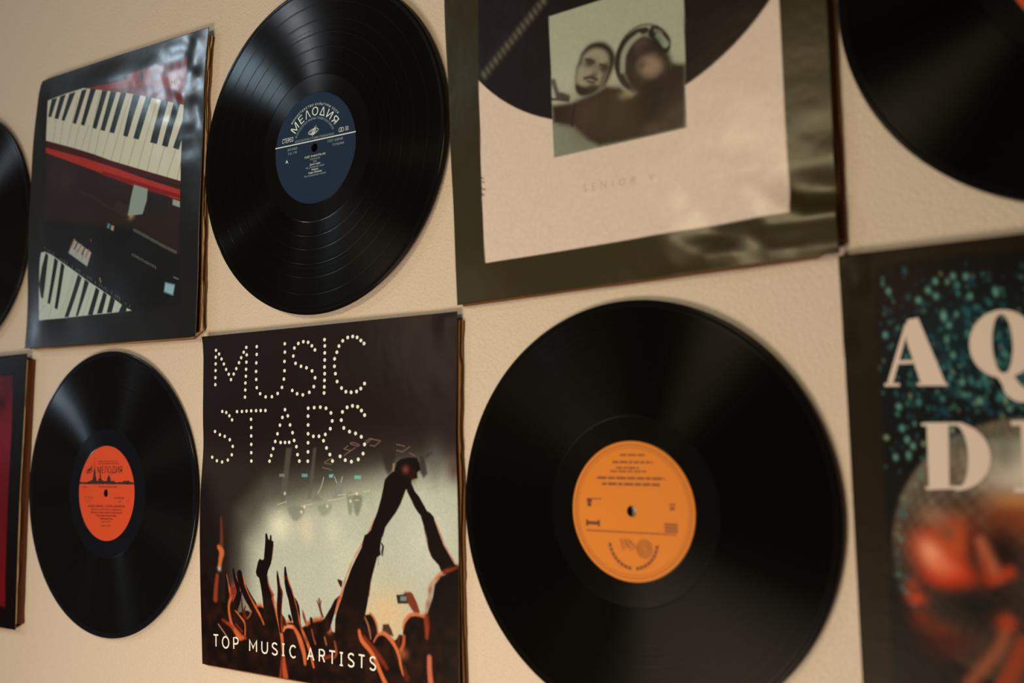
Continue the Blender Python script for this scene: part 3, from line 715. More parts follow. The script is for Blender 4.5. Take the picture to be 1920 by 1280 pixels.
# far right figure and arm
P.stroke([(126.3,-10.7),(131.7,-20.4),(136.4,-29.5),(142.4,-37.4),(147.0,-42.3),(150.3,-43.1)], 1.6 * RS, RIM, 1.5)
P.poly([(96.3,16.0),(102.1,18.8),(105.6,12.5),(109.8,8.8),(114.0,3.1),(118.1,-2.6)] + [(121.6,-4.0),(125.0,-7.1),(126.1,-10.7),(129.7,-18.4),(135.0,-29.1),(141.0,-37.0),(145.7,-42.9),(151.0,-44.1),(150.9,-50.8),(132.7,-51.5),(129.4,-45.0),(122.6,-39.6),(118.8,-33.0),(117.5,-24.7),(114.5,-15.4),(111.0,-6.5),(108.2,-4.0)] + [(104.7,0.2),(101.2,5.9),(97.0,12.3)], DK, 1.2)
P.stroke([(114.5,-15.9),(117.2,-25.8),(119.5,-33.0),(121.9,-38.1)], .7, BR, .9)
P.stroke([(150.3,-43.6),(146.3,-46.5),(135.5,-49.7),(127.2,-55.0),(121.7,-62.1),(119.8,-70.6)] + [(118.4,-75.9),(117.3,-82.2)], np.array([3, 4, 4, 4.5, 6, 6, 6, 5]) * RS, RED, 3.6)
P.stroke([(132.7,-50.4),(125.9,-55.1),(121.0,-61.7)], 1.6 * RS, (210, 120, 70), 2.2)
P.poly([(152.3,-44.5),(143.6,-48.2),(131.4,-53.1),(125.1,-59.8),(122.9,-70.3)] + [(121.5,-73.6),(118.0,-82.2),(116.2,-88.1),(117.8,-104.0),(121.1,-117.1),(119.5,-140.4),(151.1,-138.9)], (26, 15, 12), 2.0)
# phone and its arm
P.stroke([(99.1,-72.3),(103.3,-77.7),(106.8,-82.6)] , [9, 8, 6], (112, 50, 34), 2.0)
P.stroke([(94.9,-70.2),(99.1,-71.2)] + [(99.8,-74.3)], 6 * RS, (112, 50, 34), 3.0)
P.poly([(84.6,-71.3),(95.6,-69.8)] + [(97.3,-75.6),(97.0,-77.3),(86.2,-78.1),(85.1,-73.4)], (44, 40, 36), 1.2)
P.poly([(89.1,-72.1),(95.6,-71.6)] + [(95.9,-75.2),(89.1,-75.7)], (110, 112, 100), 1.6)
# crowd mass
P.poly([(-164.8,-179.9),(-166.4,-74.9),(-154.7,-67.9),(-145.7,-80.9),(-140.8,-91.5),(-131.2,-94.4),(-121.7,-96.7),(-112.3,-98.3),(-110.4,-103.5),(-103.0,-100.5),(-95.7,-99.3),(-92.1,-101.3),(-84.9,-94.2),(-78.6,-93.0),(-74.2,-95.6),(-56.6,-98.2),(-50.5,-100.5),(-47.0,-106.6),(-41.0,-104.3),(-36.8,-103.9),(-30.9,-101.0),(-25.8,-108.0),(-20.9,-105.8),(-18.4,-102.2),(-7.7,-98.4),(0.4,-98.2),(8.5,-98.0)]
     + [(11.7,-107.2),(14.9,-108.0),(50.6,-90.3),(56.6,-88.7),(62.6,-94.1),(64.4,-100.9),(65.5,-104.3),(69.9,-103.6),(75.8,-103.3),(83.1,-107.6),(85.3,-106.3),(88.2,-102.8),(92.1,-102.4),(92.5,-95.0),(99.0,-86.8),(105.4,-85.4),(114.5,-85.9),(116.6,-83.3),(151.8,-83.3),(151.1,-138.9)], DK, 1.8)
P.poly([(69.2,-103.6),(70.4,-96.0),(76.6,-95.0),(79.9,-99.4),(82.4,-104.5)], (70, 46, 36), 2.0)
# arms, left to right
P.stroke([(-134.0,-17.9),(-133.2,-25.9),(-132.6,-38.2),(-133.2,-44.3)], np.array([3, 4, 6, 7]) * RS, (96, 48, 30), 3.6)
P.stroke([(-136.6,-44.5),(-132.2,-48.6),(-133.6,-55.4),(-135.2,-64.1)], np.array([5, 9, 7, 5]) * RS, (184, 92, 50), 3.6)
P.stroke([(-135.2,-64.7),(-137.7,-70.4)], 6, DK, 1.6)
P.stroke([(-138.2,-71.1),(-139.9,-82.3),(-140.8,-92.8)], np.array([6, 7, 8]) * RS, (126, 52, 32), 3.3)
P.glow([(-135.2,-64.1)], 2.2, 2.2, (205, 170, 140), .8)
P.stroke([(-125.6,-68.7),(-124.5,-78.1),(-122.7,-87.7)] + [(-121.7,-97.3),(-120.6,-108.1)], [3, 5, 9, 10, 8], DK, .9)
P.stroke([(-125.0,-69.0),(-122.1,-78.5),(-120.4,-83.8),(-118.9,-89.2)], np.array([1.4, 2.2, 4, 5]) * RS, RIM, 1.5)
P.stroke([(-119.4,-89.8),(-122.1,-97.9),(-120.6,-107.5),(-116.8,-115.6),(-106.5,-124.1)], np.array([5, 3.4, 4, 5, 8]) * RS, RIM, 2.4)
P.glow([(-115.4,-84.1)], 4.6, 8, (134, 52, 40), 1.0, power=3)
for i, pl in enumerate(([(-118.1,-81.8),(-113.0,-80.8)], [(-118.1,-83.7),(-112.5,-82.9)], [(-117.6,-85.7),(-112.9,-85.4)])): P.stroke(pl, .7, (70, 26, 20), .8, smooth=False)
P.stroke([(-115.9,-63.5),(-114.3,-69.4),(-110.7,-76.5),(-107.8,-82.9),(-109.1,-89.6)] + [(-115.1,-100.3)], [2, 3.6, 5.5, 7, 8, 9], DK, .9)
P.stroke([(-112.1,-69.9),(-107.4,-76.8),(-105.8,-82.7)], .9 * RS, RIM, 1.4)
P.stroke([(-108.4,-72.7),(-108.9,-69.7)], 1.0 * RS, RIM, 1.4)
P.stroke([(-107.1,-67.1),(-105.1,-74.2),(-100.5,-81.1),(-94.9,-88.4)] + [(-85.8,-97.8),(-79.4,-106.1)], [7, 8, 9, 10, 10, 8], DK, .9)
P.stroke([(-102.0,-68.6),(-99.6,-76.8),(-94.9,-84.3)] + [(-88.5,-92.1),(-80.3,-101.5),(-74.5,-109.5)], np.array([1.4, 2.2, 2.2, 3, 3.4, 2.4]) * RS, RIM, 1.5)
P.stroke([(-113.2,-101.1),(-106.7,-105.6),(-100.2,-111.6),(-99.9,-121.7)], np.array([1.4, 2.2, 2.6, 2.4]) * RS, RIM, 1.5)
P.stroke([(-131.0,-111.1),(-117.7,-116.2),(-108.3,-123.7),(-99.1,-124.3)], np.array([3, 5, 8, 3]) * RS, RED, 2.7)
P.stroke([(-114.0,-118.3),(-108.3,-124.3),(-102.8,-124.4)], np.array([3, 6, 4]) * RS, RIM, 2.7)
P.stroke([(-112.1,-113.3),(-103.8,-119.1)], 2.4 * RS, (110, 40, 34), 2.1)
P.stroke([(-136.6,-115.6),(-130.8,-120.5),(-124.6,-125.7)], 1.3 * RS, (160, 112, 84), 1.5)
P.stroke([(-104.5,-89.8),(-104.0,-95.2),(-103.0,-100.5)], np.array([2, 3, 4]) * RS, (74, 34, 24), 1.8)
P.stroke([(-99.4,-96.0),(-101.2,-101.5),(-99.3,-106.1)], np.array([2, 4, 5]) * RS, (74, 34, 24), 1.8)
P.stroke([(-95.8,-94.5),(-92.1,-101.3),(-96.6,-106.5)], np.array([1.2, 2.4, 2]) * RS, (130, 70, 40), 1.8)
P.stroke([(-84.0,-94.1),(-79.5,-92.8),(-75.5,-93.7)], np.array([2, 5, 3]) * RS, RIM, 3.0)
# tall horned hand
P.poly([(-71.5,-28.5),(-70.0,-29.7),(-68.8,-33.5),(-67.0,-34.6),(-66.4,-30.7),(-65.6,-30.0),(-64.3,-30.3),(-63.9,-35.1),(-61.7,-35.5),(-61.6,-39.4),(-62.6,-45.3),(-63.4,-51.2),(-64.7,-55.7),(-68.6,-62.2),(-69.7,-66.4),(-68.6,-72.2),(-66.8,-76.8),(-62.8,-82.0),(-61.2,-85.7)]
     + [(-60.5,-92.1),(-55.7,-102.2),(-51.3,-119.1),(-49.9,-136.3),(-73.0,-138.9),(-73.1,-115.5),(-75.0,-95.1),(-76.2,-86.3)] + [(-77.4,-80.5),(-78.8,-74.7),(-80.6,-69.2),(-83.8,-67.4),(-85.0,-63.9),(-83.6,-59.6),(-82.1,-54.7),(-79.8,-51.9),(-76.2,-52.9),(-74.3,-51.9),(-73.6,-45.9),(-72.8,-38.2),(-72.6,-34.0),(-72.7,-29.8)], DK, .9)
P.stroke([(-62.0,-39.4),(-63.0,-46.5),(-63.8,-51.3)], 1.0, BR, 1.0)
P.stroke([(-69.0,-66.9),(-67.7,-73.9),(-64.5,-79.5),(-62.3,-82.9)], np.array([1.6, 2.4, 3.4, 5]) * RS, RED, 1.8)
P.stroke([(-62.3,-85.8),(-59.2,-92.6),(-55.7,-101.6),(-52.6,-111.7),(-50.4,-121.3),(-49.0,-133.3)], np.array([4, 5.5, 6, 5.5, 5, 4]) * RS, RIM, 1.8)
P.stroke([(-58.8,-88.5),(-56.6,-90.6)], 2.5 * RS, RIM, 1.8)
P.stroke([(-48.2,-134.4),(-48.1,-141.8),(-45.9,-151.9)], np.array([3, 7, 9]) * RS, (160, 66, 40), 2.7)
P.stroke([(-50.3,-134.0),(-52.4,-153.2)], np.array([3, 4]) * RS, (112, 44, 30), 2.4)
# next arms
P.stroke([(-56.5,-61.7),(-55.7,-67.2),(-54.5,-74.1),(-52.8,-79.8),(-53.2,-85.1)] + [(-54.0,-96.2),(-51.7,-113.4)], [1.2, 3.2, 4, 7, 7, 6, 4], DK, .9)
P.stroke([(-54.1,-67.1),(-52.8,-73.4),(-50.2,-80.8)] + [(-50.6,-87.8),(-51.3,-101.8),(-50.4,-113.3)], np.array([.8, 1, 1.2, 1.2, 2.5, 2.5]) * RS, RED, 1.5)
P.stroke([(-46.1,-57.9),(-45.7,-63.6),(-44.2,-69.9),(-41.2,-77.8),(-38.6,-83.9)] + [(-34.3,-91.6),(-30.9,-105.6),(-24.2,-116.4),(-14.2,-132.3),(-10.5,-139.7)], [2.4, 4, 6, 8, 8, 12, 9, 6, 4, 2], DK, .9)
P.stroke([(-47.6,-65.5),(-47.2,-67.8)], 1.6 * RS, RIM, 1.4)
P.stroke([(-43.8,-65.2),(-39.5,-73.6),(-35.2,-81.9)] + [(-30.1,-95.8),(-27.5,-105.3),(-22.5,-113.9),(-16.7,-123.5),(-10.5,-139.7)], np.array([.8, 1.4, 1.2, 1.2, 2.5, 4.5, 4.5, 3]) * RS, RIM, 1.7)
P.stroke([(-47.4,-108.9),(-45.3,-105.3),(-41.0,-103.7),(-37.2,-104.2)], np.array([1.5, 3, 3.4, 2]) * RS, (196, 112, 66), 2.1)
P.stroke([(-48.7,-113.1),(-46.6,-109.7),(-41.9,-108.4),(-36.8,-108.5)], np.array([1.6, 3.4, 4, 4]) * RS, (206, 118, 70), 2.1)
P.stroke([(-35.9,-108.4),(-30.0,-114.7),(-25.8,-122.2),(-22.4,-130.4),(-21.2,-138.1)], np.array([3, 6, 7, 6, 4]) * RS, (186, 90, 48), 2.7)
P.stroke([(-50.9,-99.4),(-47.9,-103.2),(-46.6,-107.1)], np.array([2, 5, 5]) * RS, (70, 30, 22), 2.1)
P.stroke([(-41.1,-99.7),(-39.3,-102.4)], 3.4, DK, 1.2)
P.stroke([(-24.2,-93.6),(-22.5,-98.6),(-19.6,-104.6)], np.array([2, 4.5, 3.5]) * RS, (120, 56, 36), 2.1)
P.stroke([(-3.2,-87.8),(-1.6,-92.2),(0.4,-96.5)], np.array([4.5, 3.6, 4]) * RS, (92, 46, 30), 1.8)
for pl in ([(-6.5,-83.6),(-4.0,-87.9)], [(-4.8,-81.7),(-3.6,-87.3)], [(-3.1,-81.3),(-3.0,-87.2)], [(-1.3,-83.1),(-2.4,-87.7)]): P.stroke(pl, 1.1, (92, 46, 30), .8, smooth=False)
P.stroke([(-19.2,-104.5),(-12.6,-100.5),(-1.2,-97.8)], np.array([3, 4, 4]) * RS, (176, 96, 58), 3.8)
P.stroke([(-13.8,-99.5),(-12.6,-105.0)], 3.4, DK, 1.4)
P.stroke([(-13.0,-108.5),(-10.9,-115.0),(-8.5,-119.8)], np.array([1.6, 2.2, 2.6]) * RS, (130, 64, 44), 2.1)
P.stroke([(2.9,-113.6),(4.9,-119.0)], 2.2 * RS, (130, 90, 60), 2.1)
P.stroke([(3.7,-130.3),(10.1,-128.4)], 3.4 * RS, (120, 44, 28), 2.4)
P.glow([(8.5,-106.4)], 3, 3, (190, 96, 60), .8)
# arm behind the big one, small raised hand
P.poly([(17.7,-63.5),(20.4,-63.3),(24.0,-64.4),(23.6,-68.9),(22.0,-70.1),(19.3,-66.4)], (60, 26, 20), 1.2)
P.poly([(21.2,-76.3),(23.6,-78.9)] + [(18.8,-82.0),(15.7,-90.1)] + [(8.5,-107.5),(-2.8,-111.9),(-2.8,-104.1),(10.1,-87.8)] + [(14.9,-80.7)], DK, 1.1)
# the big clasped arm
P.stroke([(61.5,-10.5),(53.9,-22.3),(45.4,-33.7),(36.1,-46.4),(27.5,-62.5),(22.4,-76.8)] + [(19.6,-82.0),(15.7,-92.3)], np.array([1.4, 1.6, 1.6, 1.8, 2.2, 3, 4, 2.5]) * RS, RIM, 1.7)
P.stroke([(71.9,-18.8),(69.7,-24.9)], 1.0, BR, 1.0)
P.stroke([(62.1,-44.9),(58.3,-54.9),(56.0,-64.9),(54.4,-74.2)], 1.8 * RS, RED, 1.7)
P.poly([(98.6,40.0),(107.9,39.7),(110.7,35.5),(111.7,30.2),(108.2,27.5),(108.5,23.2),(102.4,22.0),(101.7,17.7),(95.5,13.3),(92.6,7.3),(89.7,1.9),(84.9,-4.8)]
     + [(77.9,-12.1),(73.0,-17.4),(69.7,-24.3),(67.8,-29.9),(67.0,-35.9),(67.7,-40.2),(63.6,-42.6),(60.2,-52.0),(57.1,-60.4),(54.8,-70.4),(54.0,-75.9)]
     + [(52.5,-82.5),(50.6,-89.8),(50.5,-97.9),(56.5,-110.3),(59.4,-124.0),(13.3,-129.2),(14.1,-114.7),(15.3,-105.7),(15.5,-97.3),(16.9,-92.2),(20.0,-84.7),(23.2,-78.4)]
     + [(26.0,-69.8),(29.5,-62.9),(33.8,-53.8),(39.2,-45.1),(45.8,-35.4),(47.6,-29.8),(49.3,-25.0),(53.1,-23.4),(56.2,-20.6),(60.0,-12.8),(63.8,-5.5)] + [(68.0,5.6),(70.6,14.4),(72.5,21.5),(75.9,24.6),(81.5,28.2),(83.7,31.0),(85.9,35.9),(90.7,38.6)], DK, 1.0)
P.stroke([(68.1,-30.4),(70.2,-33.5),(69.2,-37.9),(69.6,-40.6)], [1, 2, 2, 1.4], DK, .9)
P.stroke([(64.9,-42.5),(64.8,-49.0)], .8 * RS, (110, 100, 74), 1.2)
P.glow([(95.7,30.0)], 3.4, 3.0, (112, 58, 44), .9)
P.glow([(103.5,24.7)], 4, 5, (52, 24, 18), .8)
P.stroke([(82.6,34.2),(82.2,29.3)], 2.2 * RS, (150, 112, 78), 2.1)
# foreground heads, right half
P.stroke([(50.2,-92.5),(54.3,-99.2),(56.9,-108.7)], np.array([1.6, 2.6, 1.8]) * RS, (140, 88, 62), 2.0)
P.stroke([(49.0,-108.9),(59.5,-117.5),(68.4,-124.1),(74.9,-130.2)], np.array([5, 8, 6, 4]) * RS, (112, 42, 28), 3.9)
P.stroke([(43.7,-104.0),(46.7,-111.3),(56.5,-118.9),(63.2,-126.8),(68.3,-135.3),(74.1,-143.6)], np.array([4, 5.5, 5.5, 5.5, 5.5, 6]) * RS, (192, 92, 50), 2.2)
P.stroke([(55.9,-88.2),(60.7,-92.1),(64.0,-98.3),(64.9,-103.5)], np.array([2, 2.6, 2.4, 2]) * RS, (176, 92, 56), 1.8)
P.stroke([(60.4,-111.0),(64.8,-105.2),(71.4,-103.2),(78.7,-107.0),(84.8,-113.2),(88.4,-119.7),(90.1,-126.3),(92.9,-133.3)], np.array([1.4, 2.4, 4.5, 5, 4.5, 4, 3.4, 3]) * RS, (192, 96, 54), 2.1)
P.stroke([(92.2,-97.1),(94.0,-91.2),(99.7,-86.0),(106.1,-84.8),(114.5,-85.7)], np.array([2.5, 3.4, 4, 3.6, 3]) * RS, (186, 98, 58), 2.4)
P.stroke([(116.2,-84.4),(117.5,-92.6),(117.5,-102.0)], np.array([7, 6, 3]) * RS, RED, 3.9)
P.stroke([(88.9,-103.8),(86.7,-110.4)], 4 * RS, (80, 34, 24), 2.7)
P.stroke([(93.5,-103.3),(92.8,-109.7),(90.2,-114.7)], np.array([3, 4, 4]) * RS, (176, 84, 46), 2.7)
P.glow([(92.4,-117.1)], 5, 4, (150, 80, 50), .7)
P.stroke([(120.4,-117.1),(120.6,-126.4),(121.9,-137.0)], np.array([6, 6.5, 7]) * RS, (180, 92, 62), 2.7)
P.stroke([(14.9,-115.7),(17.2,-124.3),(14.8,-129.0)], np.array([2, 3.4, 2.4]) * RS, (140, 60, 36), 2.1)
P.stroke([(93.7,-128.0),(96.5,-135.5)], np.array([4, 8]) * RS, (80, 34, 22), 4.5)
low = smoothstep((-60 - Z) / 60)
P.C += (np.array([.020, .006, .0025]) * (low * vnoise(X, Z, 7, 62) ** 2)[..., None])
P.C *= (0.90 + 0.20 * vnoise(X, Z, 0.9, 12))[..., None]
f = Flat()
for x_, z_ in [(-144.3,140.4),(-144.6,133.9),(-144.8,127.5),(-144.9,121.1),(-145.2,114.3),(-145.3,107.7),(-139.7,136.6),(-136.2,131.7),(-132.8,126.8),(-129.5,121.5),(-125.7,116.8),(-122.5,111.6),(-118.6,116.7),(-114.9,121.6),(-111.2,127.0),(-108.2,131.6),(-104.7,136.5),(-101.1,140.8),(-100.4,133.8),(-100.7,127.0),(-101.1,120.4),(-101.4,114.0),(-102.0,107.7),(-102.1,101.2),(-102.5,94.6),(-86.7,140.7),(-86.6,133.5),(-87.0,125.7),(-87.3,117.8),(-87.0,110.4),(-86.2,102.8),(-81.5,97.1),(-74.0,94.0),(-65.5,93.9),(-57.8,96.6),(-52.2,101.9),(-49.7,109.3),(-49.0,116.8),(-49.1,125.2),(-48.7,133.6),(-48.9,141.2),(-10.1,133.5),(-14.1,137.3),(-18.8,140.7),(-24.9,141.6),(-31.3,140.4),(-36.3,136.6),(-37.6,129.5),(-34.6,122.8),(-27.6,119.8),(-20.6,118.2),(-13.6,115.1),(-9.7,108.9),(-11.2,101.2),(-16.8,96.4),(-25.0,94.4),(-32.4,95.6),(-38.7,98.7),(1.7,141.8),(2.1,136.3),(2.1,130.2),(2.1,124.0),(1.9,117.9),(2.1,112.0),(1.9,106.2),(1.7,100.5),(1.5,95.2),(49.1,135.7),(45.4,138.5),(41.1,141.4),(35.8,142.5),(29.9,142.0),(23.9,139.5),(19.4,135.2),(16.9,130.0),(14.2,124.4),(14.0,117.9),(15.1,111.5),(17.2,104.6),(22.5,98.8),(27.7,95.5),(33.9,94.8),(40.3,95.3),(45.2,97.6),(49.5,101.7),(-135.2,82.0),(-129.3,80.9),(-124.8,77.7),(-120.8,73.8),(-145.6,63.2),(-138.3,60.1),(-131.3,58.5),(-123.9,55.3),(-119.5,49.1),(-120.7,41.3),(-126.2,36.4),(-134.4,34.5),(-142.0,35.6),(-149.1,38.9),(-113.8,81.4),(-106.8,81.4),(-100.3,81.6),(-93.8,81.7),(-87.0,81.7),(-80.6,81.7),(-74.3,81.6),(-94.0,73.9),(-93.7,66.3),(-93.6,58.6),(-93.4,50.9),(-93.3,43.3),(-93.0,35.7),(-48.1,81.8),(-44.4,76.2),(-41.4,68.0),(-38.1,61.1),(-36.0,54.2),(-33.0,48.7),(-31.5,41.7),(-29.2,36.0),(-51.5,74.9),(-54.7,68.0),(-57.9,60.3),(-60.8,53.4),(-63.5,47.0),(-66.0,40.8),(-68.3,35.7),(-53.7,52.5),(-47.9,52.5),(-42.4,52.6),(-18.1,82.4),(-10.6,82.8),(-3.0,83.0),(3.9,81.9),(9.9,77.7),(11.5,70.8),(9.2,64.1),(3.2,59.2),(-4.6,57.7),(-11.5,57.7),(-18.2,60.0),(-18.2,67.7),(-18.3,75.5),(-18.2,52.1),(-18.2,44.2),(-18.4,36.0),(1.0,53.8),(4.6,47.6),(8.7,41.9),(11.9,36.4),(49.7,75.1),(46.0,79.0),(41.6,82.3),(35.6,83.2),(29.2,82.1),(23.7,78.3),(22.3,71.3),(25.4,64.6),(32.1,61.4),(39.2,59.8),(45.9,56.9),(49.6,50.5),(47.9,42.8),(42.3,37.9),(34.3,36.0),(27.1,37.2),(21.0,40.4)]:
    f.disc(x_, z_, 1.75, 1.6, 0)
# stroke lettering for the foot line: one cell per letter, unit square
GL = {'T': [[(0, 1), (1, 1)], [(.5, 1), (.5, 0)]],
      'O': [[(.5 + .5 * math.sin(t * math.pi / 12), .5 + .52 * math.cos(t * math.pi / 12)) for t in range(25)]],
      'P': [[(0, 0), (0, 1), (.6, 1), (.92, .9), (1, .73), (.92, .55), (.6, .45), (0, .45)]],
      'M': [[(0, 0), (.02, 1), (.5, .32), (.98, 1), (1, 0)]],
      'U': [[(0, 1), (0, .3), (.12, .08), (.35, -.02), (.65, -.02), (.88, .08), (1, .3), (1, 1)]],
      'S': [[(.95, .9), (.7, 1.01), (.35, 1.01), (.08, .88), (.06, .68), (.3, .55), (.7, .45), (.97, .3), (.93, .1), (.65, -.02), (.3, -.02), (0, .1)]],
      'I': [[(.5, 0), (.5, 1)], [(0, 1), (1, 1)], [(0, 0), (1, 0)]],
      'C': [[(1, .87), (.8, 1.0), (.5, 1.02), (.18, .88), (0, .6), (0, .38), (.18, .1), (.5, -.03), (.8, 0), (1, .12)]],
      'A': [[(0, 0), (.5, 1), (1, 0)], [(.2, .36), (.8, .36)]],
      'R': [[(0, 0), (0, 1), (.6, 1), (.9, .9), (.98, .75), (.9, .58), (.6, .5), (0, .5)], [(.55, .5), (1, 0)]]}
WORD = 'TOPMUSICARTISTS'
LB = [(-143.3,-136.4),(-136.7,-136.0),(-143.4,-125.8),(-130.8,-136.0),(-122.0,-135.7),(-131.0,-126.3),(-115.2,-135.7),(-109.1,-135.3),(-115.4,-125.6),(-93.4,-135.2),(-84.1,-135.1),(-93.5,-125.5),(-77.0,-134.8),(-69.5,-134.7),(-77.0,-125.0),(-63.3,-134.6),(-56.4,-134.6),(-63.4,-125.0),(-50.5,-134.2),(-47.2,-134.1),(-50.5,-124.5),(-40.2,-134.3),(-33.1,-134.4),(-40.3,-124.6),(-18.1,-134.5),(-10.2,-134.3),(-18.2,-124.8),(-3.4,-134.1),(3.0,-134.1),(-3.4,-124.1),(8.6,-134.4),(15.8,-134.4),(8.6,-123.9),(21.3,-134.2),(25.1,-134.2),(21.3,-124.0),(31.3,-133.7),(38.1,-133.7),(31.3,-123.6),(43.4,-133.6),(50.2,-133.7),(43.5,-123.3),(56.3,-133.5),(62.7,-133.5),(56.3,-123.5)]
for i, ch in enumerate(WORD):
    o_, r1, t1 = np.array(LB[3 * i]), np.array(LB[3 * i + 1]), np.array(LB[3 * i + 2])
    for st in GL[ch]:
        f.line([o_ + (r1 - o_) * a_ + (t1 - o_) * b_ for a_, b_ in st], 1.5, 0)
def hM(X, Z):
    u, v = X / 155.0, Z / 155.0
    cor = smoothstep((u - .45) / .55) * smoothstep((v - .45) / .55)
    return 7.6 - 0.8 * v + 0.7 * np.sin(v * 4.5) * u + (vnoise(X, Z, 70, 21) - .5) * 1.0 - cor * 0.4 + cor * (vnoise(X, Z, 18, 22) - .5) * 1.6
build_cover(root, G, hM, P.C, f, [satin, pale_ink])
sheet('back_panel', root, ragged(EDG['M'], 0, 2.0, 0.3, 2.8, .5, 11), -1.8, -0.5, card)
sheet('cardboard_layer', root, ragged(EDG['M'], -1, 1.6, -1.5, 1.6, .7, 12), -4.6, -3.2, card)
sheet('gap_shade_fill', root, ragged(EDG['M'], -2, -.2, -1.5, -.5, .3, 13), -3.2, -1.8, red_card_gap_shade)

# ======== sleeve with a printed disc and an inset snapshot
root = sleeve('P', 'olive-bordered record sleeve with a square photo of two people over a printed black disc')
G = coons(EDG['P'], 330, 330)
X, Z = G[..., 0], G[..., 1]
P = Paint(X, Z, (48, 40, 24))
PAN = [(-126.4,19.3),(-125.0,141.8)] + [(123.3,108.3)] + [(122.3,19.7)] + [(124.9,-122.0),(-121.7,-129.4),(-124.6,-78.4)]
before = P.C.copy()
P.poly(PAN, (203, 172, 146), .8)
DC = (-6.8,127.6,162.6)
ang = np.arctan2(Z - DC[1], X - DC[0]); rad = np.hypot(X - DC[0], Z - DC[1])
th = np.linspace(0, 2 * math.pi, 120)
P.poly(np.c_[DC[0] + DC[2] * np.cos(th), DC[1] + DC[2] * np.sin(th)], (30, 23, 19), .8)
TKS = [(-63.1,66.1),(-120.9,20.8)]
t0_, t1_ = np.array(TKS[0]), np.array(TKS[1])
for k_ in range(16):
    p_ = t0_ + (t1_ - t0_) * (k_ / 15.0)
    P.glow(p_, 1.6, 3.0, (118, 106, 88), .75 if k_ % 3 else .95, ang=30)
P.stroke([t0_, t1_], 7, (62, 52, 42), 6, alpha=.5, smooth=False)
P.stroke([(-127.5,-59.0),(-124.5,-75.8)], 1.5, (50, 40, 30), 1.5, alpha=.6)
for pl in ([(-126.9,-60.5),(-122.8,-62.1)], [(-126.5,-64.3),(-122.2,-65.0)], [(-126.4,-69.5),(-121.3,-71.1)], [(-126.0,-73.9),(-122.2,-75.3)]): P.stroke(pl, .9, (44, 36, 26), .9, smooth=False)
P.clipto(PAN, before)
# snapshot
SN = [(-58.4,53.1),(53.9,54.6),(53.4,-53.1),(-56.4,-56.5)]
before = P.C.copy()
P.poly(SN, (156, 150, 122), .8)
P.glow([(-47.3,0.2)], 16, 16, (166, 156, 132), .8)
P.glow([(-3.0,-2.0)], 10, 18, (166, 152, 126), .8)
P.poly([(-57.4,-30.9),(-47.0,-32.3),(-37.8,-36.2),(-15.1,-54.2),(-56.9,-57.3)], (120, 116, 94), 2)
P.stroke([(-55.6,2.0),(-53.7,-3.8),(-51.7,-10.5)], 4, (84, 74, 58), 3); P.stroke([(-49.6,-10.0),(-43.4,-13.0)], 5, (72, 60, 46), 3)
P.stroke([(-57.0,-11.4),(-42.4,-15.2)], 2, (60, 48, 38), 2)
# headphones of the right-hand figure
P.stroke([(1.5,5.6),(2.8,15.7),(8.3,23.1),(17.0,27.0),(25.4,26.7),(32.8,23.3)], 1.8, (92, 86, 66), 1.6)
P.stroke([(11.9,-18.9),(4.5,-10.5),(0.7,0.6),(1.7,10.8),(7.2,19.0),(15.9,23.0),(23.4,22.9)], [3, 5, 6, 5, 5, 5, 5], (44, 36, 30), 1.8)
P.poly([(5.5,-7.3),(4.8,3.2),(8.0,12.0),(14.8,18.1),(23.3,19.5),(34.3,11.9),(42.2,0.1),(44.4,-15.5),(42.2,-28.3),(16.5,-23.2)], (46, 36, 28), 6, smooth=True)
P.stroke([(4.2,-2.7),(5.0,7.5),(10.0,15.8),(17.7,20.4)], 4, (138, 130, 104), 2.0)
P.poly([(28.2,24.8),(35.5,22.2),(42.1,13.5),(42.5,5.8),(39.5,2.7),(35.0,5.0),(31.5,11.7),(25.2,19.1)], (38, 31, 26), 2, smooth=True)
P.stroke([(33.5,16.7),(38.8,9.2)], 5, (134, 136, 112), 1.8, smooth=False)
P.stroke([(30.9,21.2),(35.4,18.4)], 2.4, (112, 106, 88), 1.6, smooth=False)
P.poly([(14.7,15.6),(23.3,16.2),(28.7,10.7),(31.3,3.3),(22.9,5.2),(15.5,6.8)], (74, 60, 48), 6, smooth=True)
P.glow([(23.0,8.6)], 8, 5, (46, 36, 30), .9); P.glow([(30.6,11.9)], 5, 6, (40, 32, 28), .8)
P.poly([(17.2,0.5),(22.0,3.7),(29.4,2.5),(34.3,-3.3),(34.1,-9.1),(28.0,-12.4),(21.6,-9.0),(17.5,-3.8)], (128, 102, 80), 8, smooth=True)
P.glow([(19.9,-2.2)], 4, 3.6, (58, 40, 32), .95)
P.glow([(27.3,-5.9)], 8, 6, (156, 128, 100), .7)
# body of both
P.poly([(-57.3,-16.1),(-39.4,-17.4),(-27.1,-15.4),(-16.1,-13.2),(-10.1,-11.0),(1.5,-14.2),(9.9,-22.7),(16.6,-20.7),(26.1,-15.0),(39.9,-14.5),(42.9,-5.1),(54.1,-8.4),(52.5,-53.4),(28.7,-54.1),(-16.1,-54.4),(-25.9,-48.4),(-38.8,-36.0),(-49.0,-32.8),(-57.0,-30.1)], (48, 36, 27), 5)
P.glow([(1.0,-34.7)], 20, 20, (66, 51, 34), .8); P.glow([(-27.5,-29.3)], 14, 18, (70, 52, 42), .7)
P.glow([(26.1,-48.6)], 8, 5, (86, 64, 52), .8); P.glow([(46.3,-42.4)], 9, 12, (74, 56, 46), .6); P.glow([(30.4,-27.6)], 16, 20, (36, 28, 22), .7)
P.stroke([(-36.9,-19.6),(-39.1,-28.0),(-39.8,-35.0)], 2, (44, 34, 28), 2)
P.glow([(7.1,-20.5)], 6, 3, (140, 120, 90), .7)
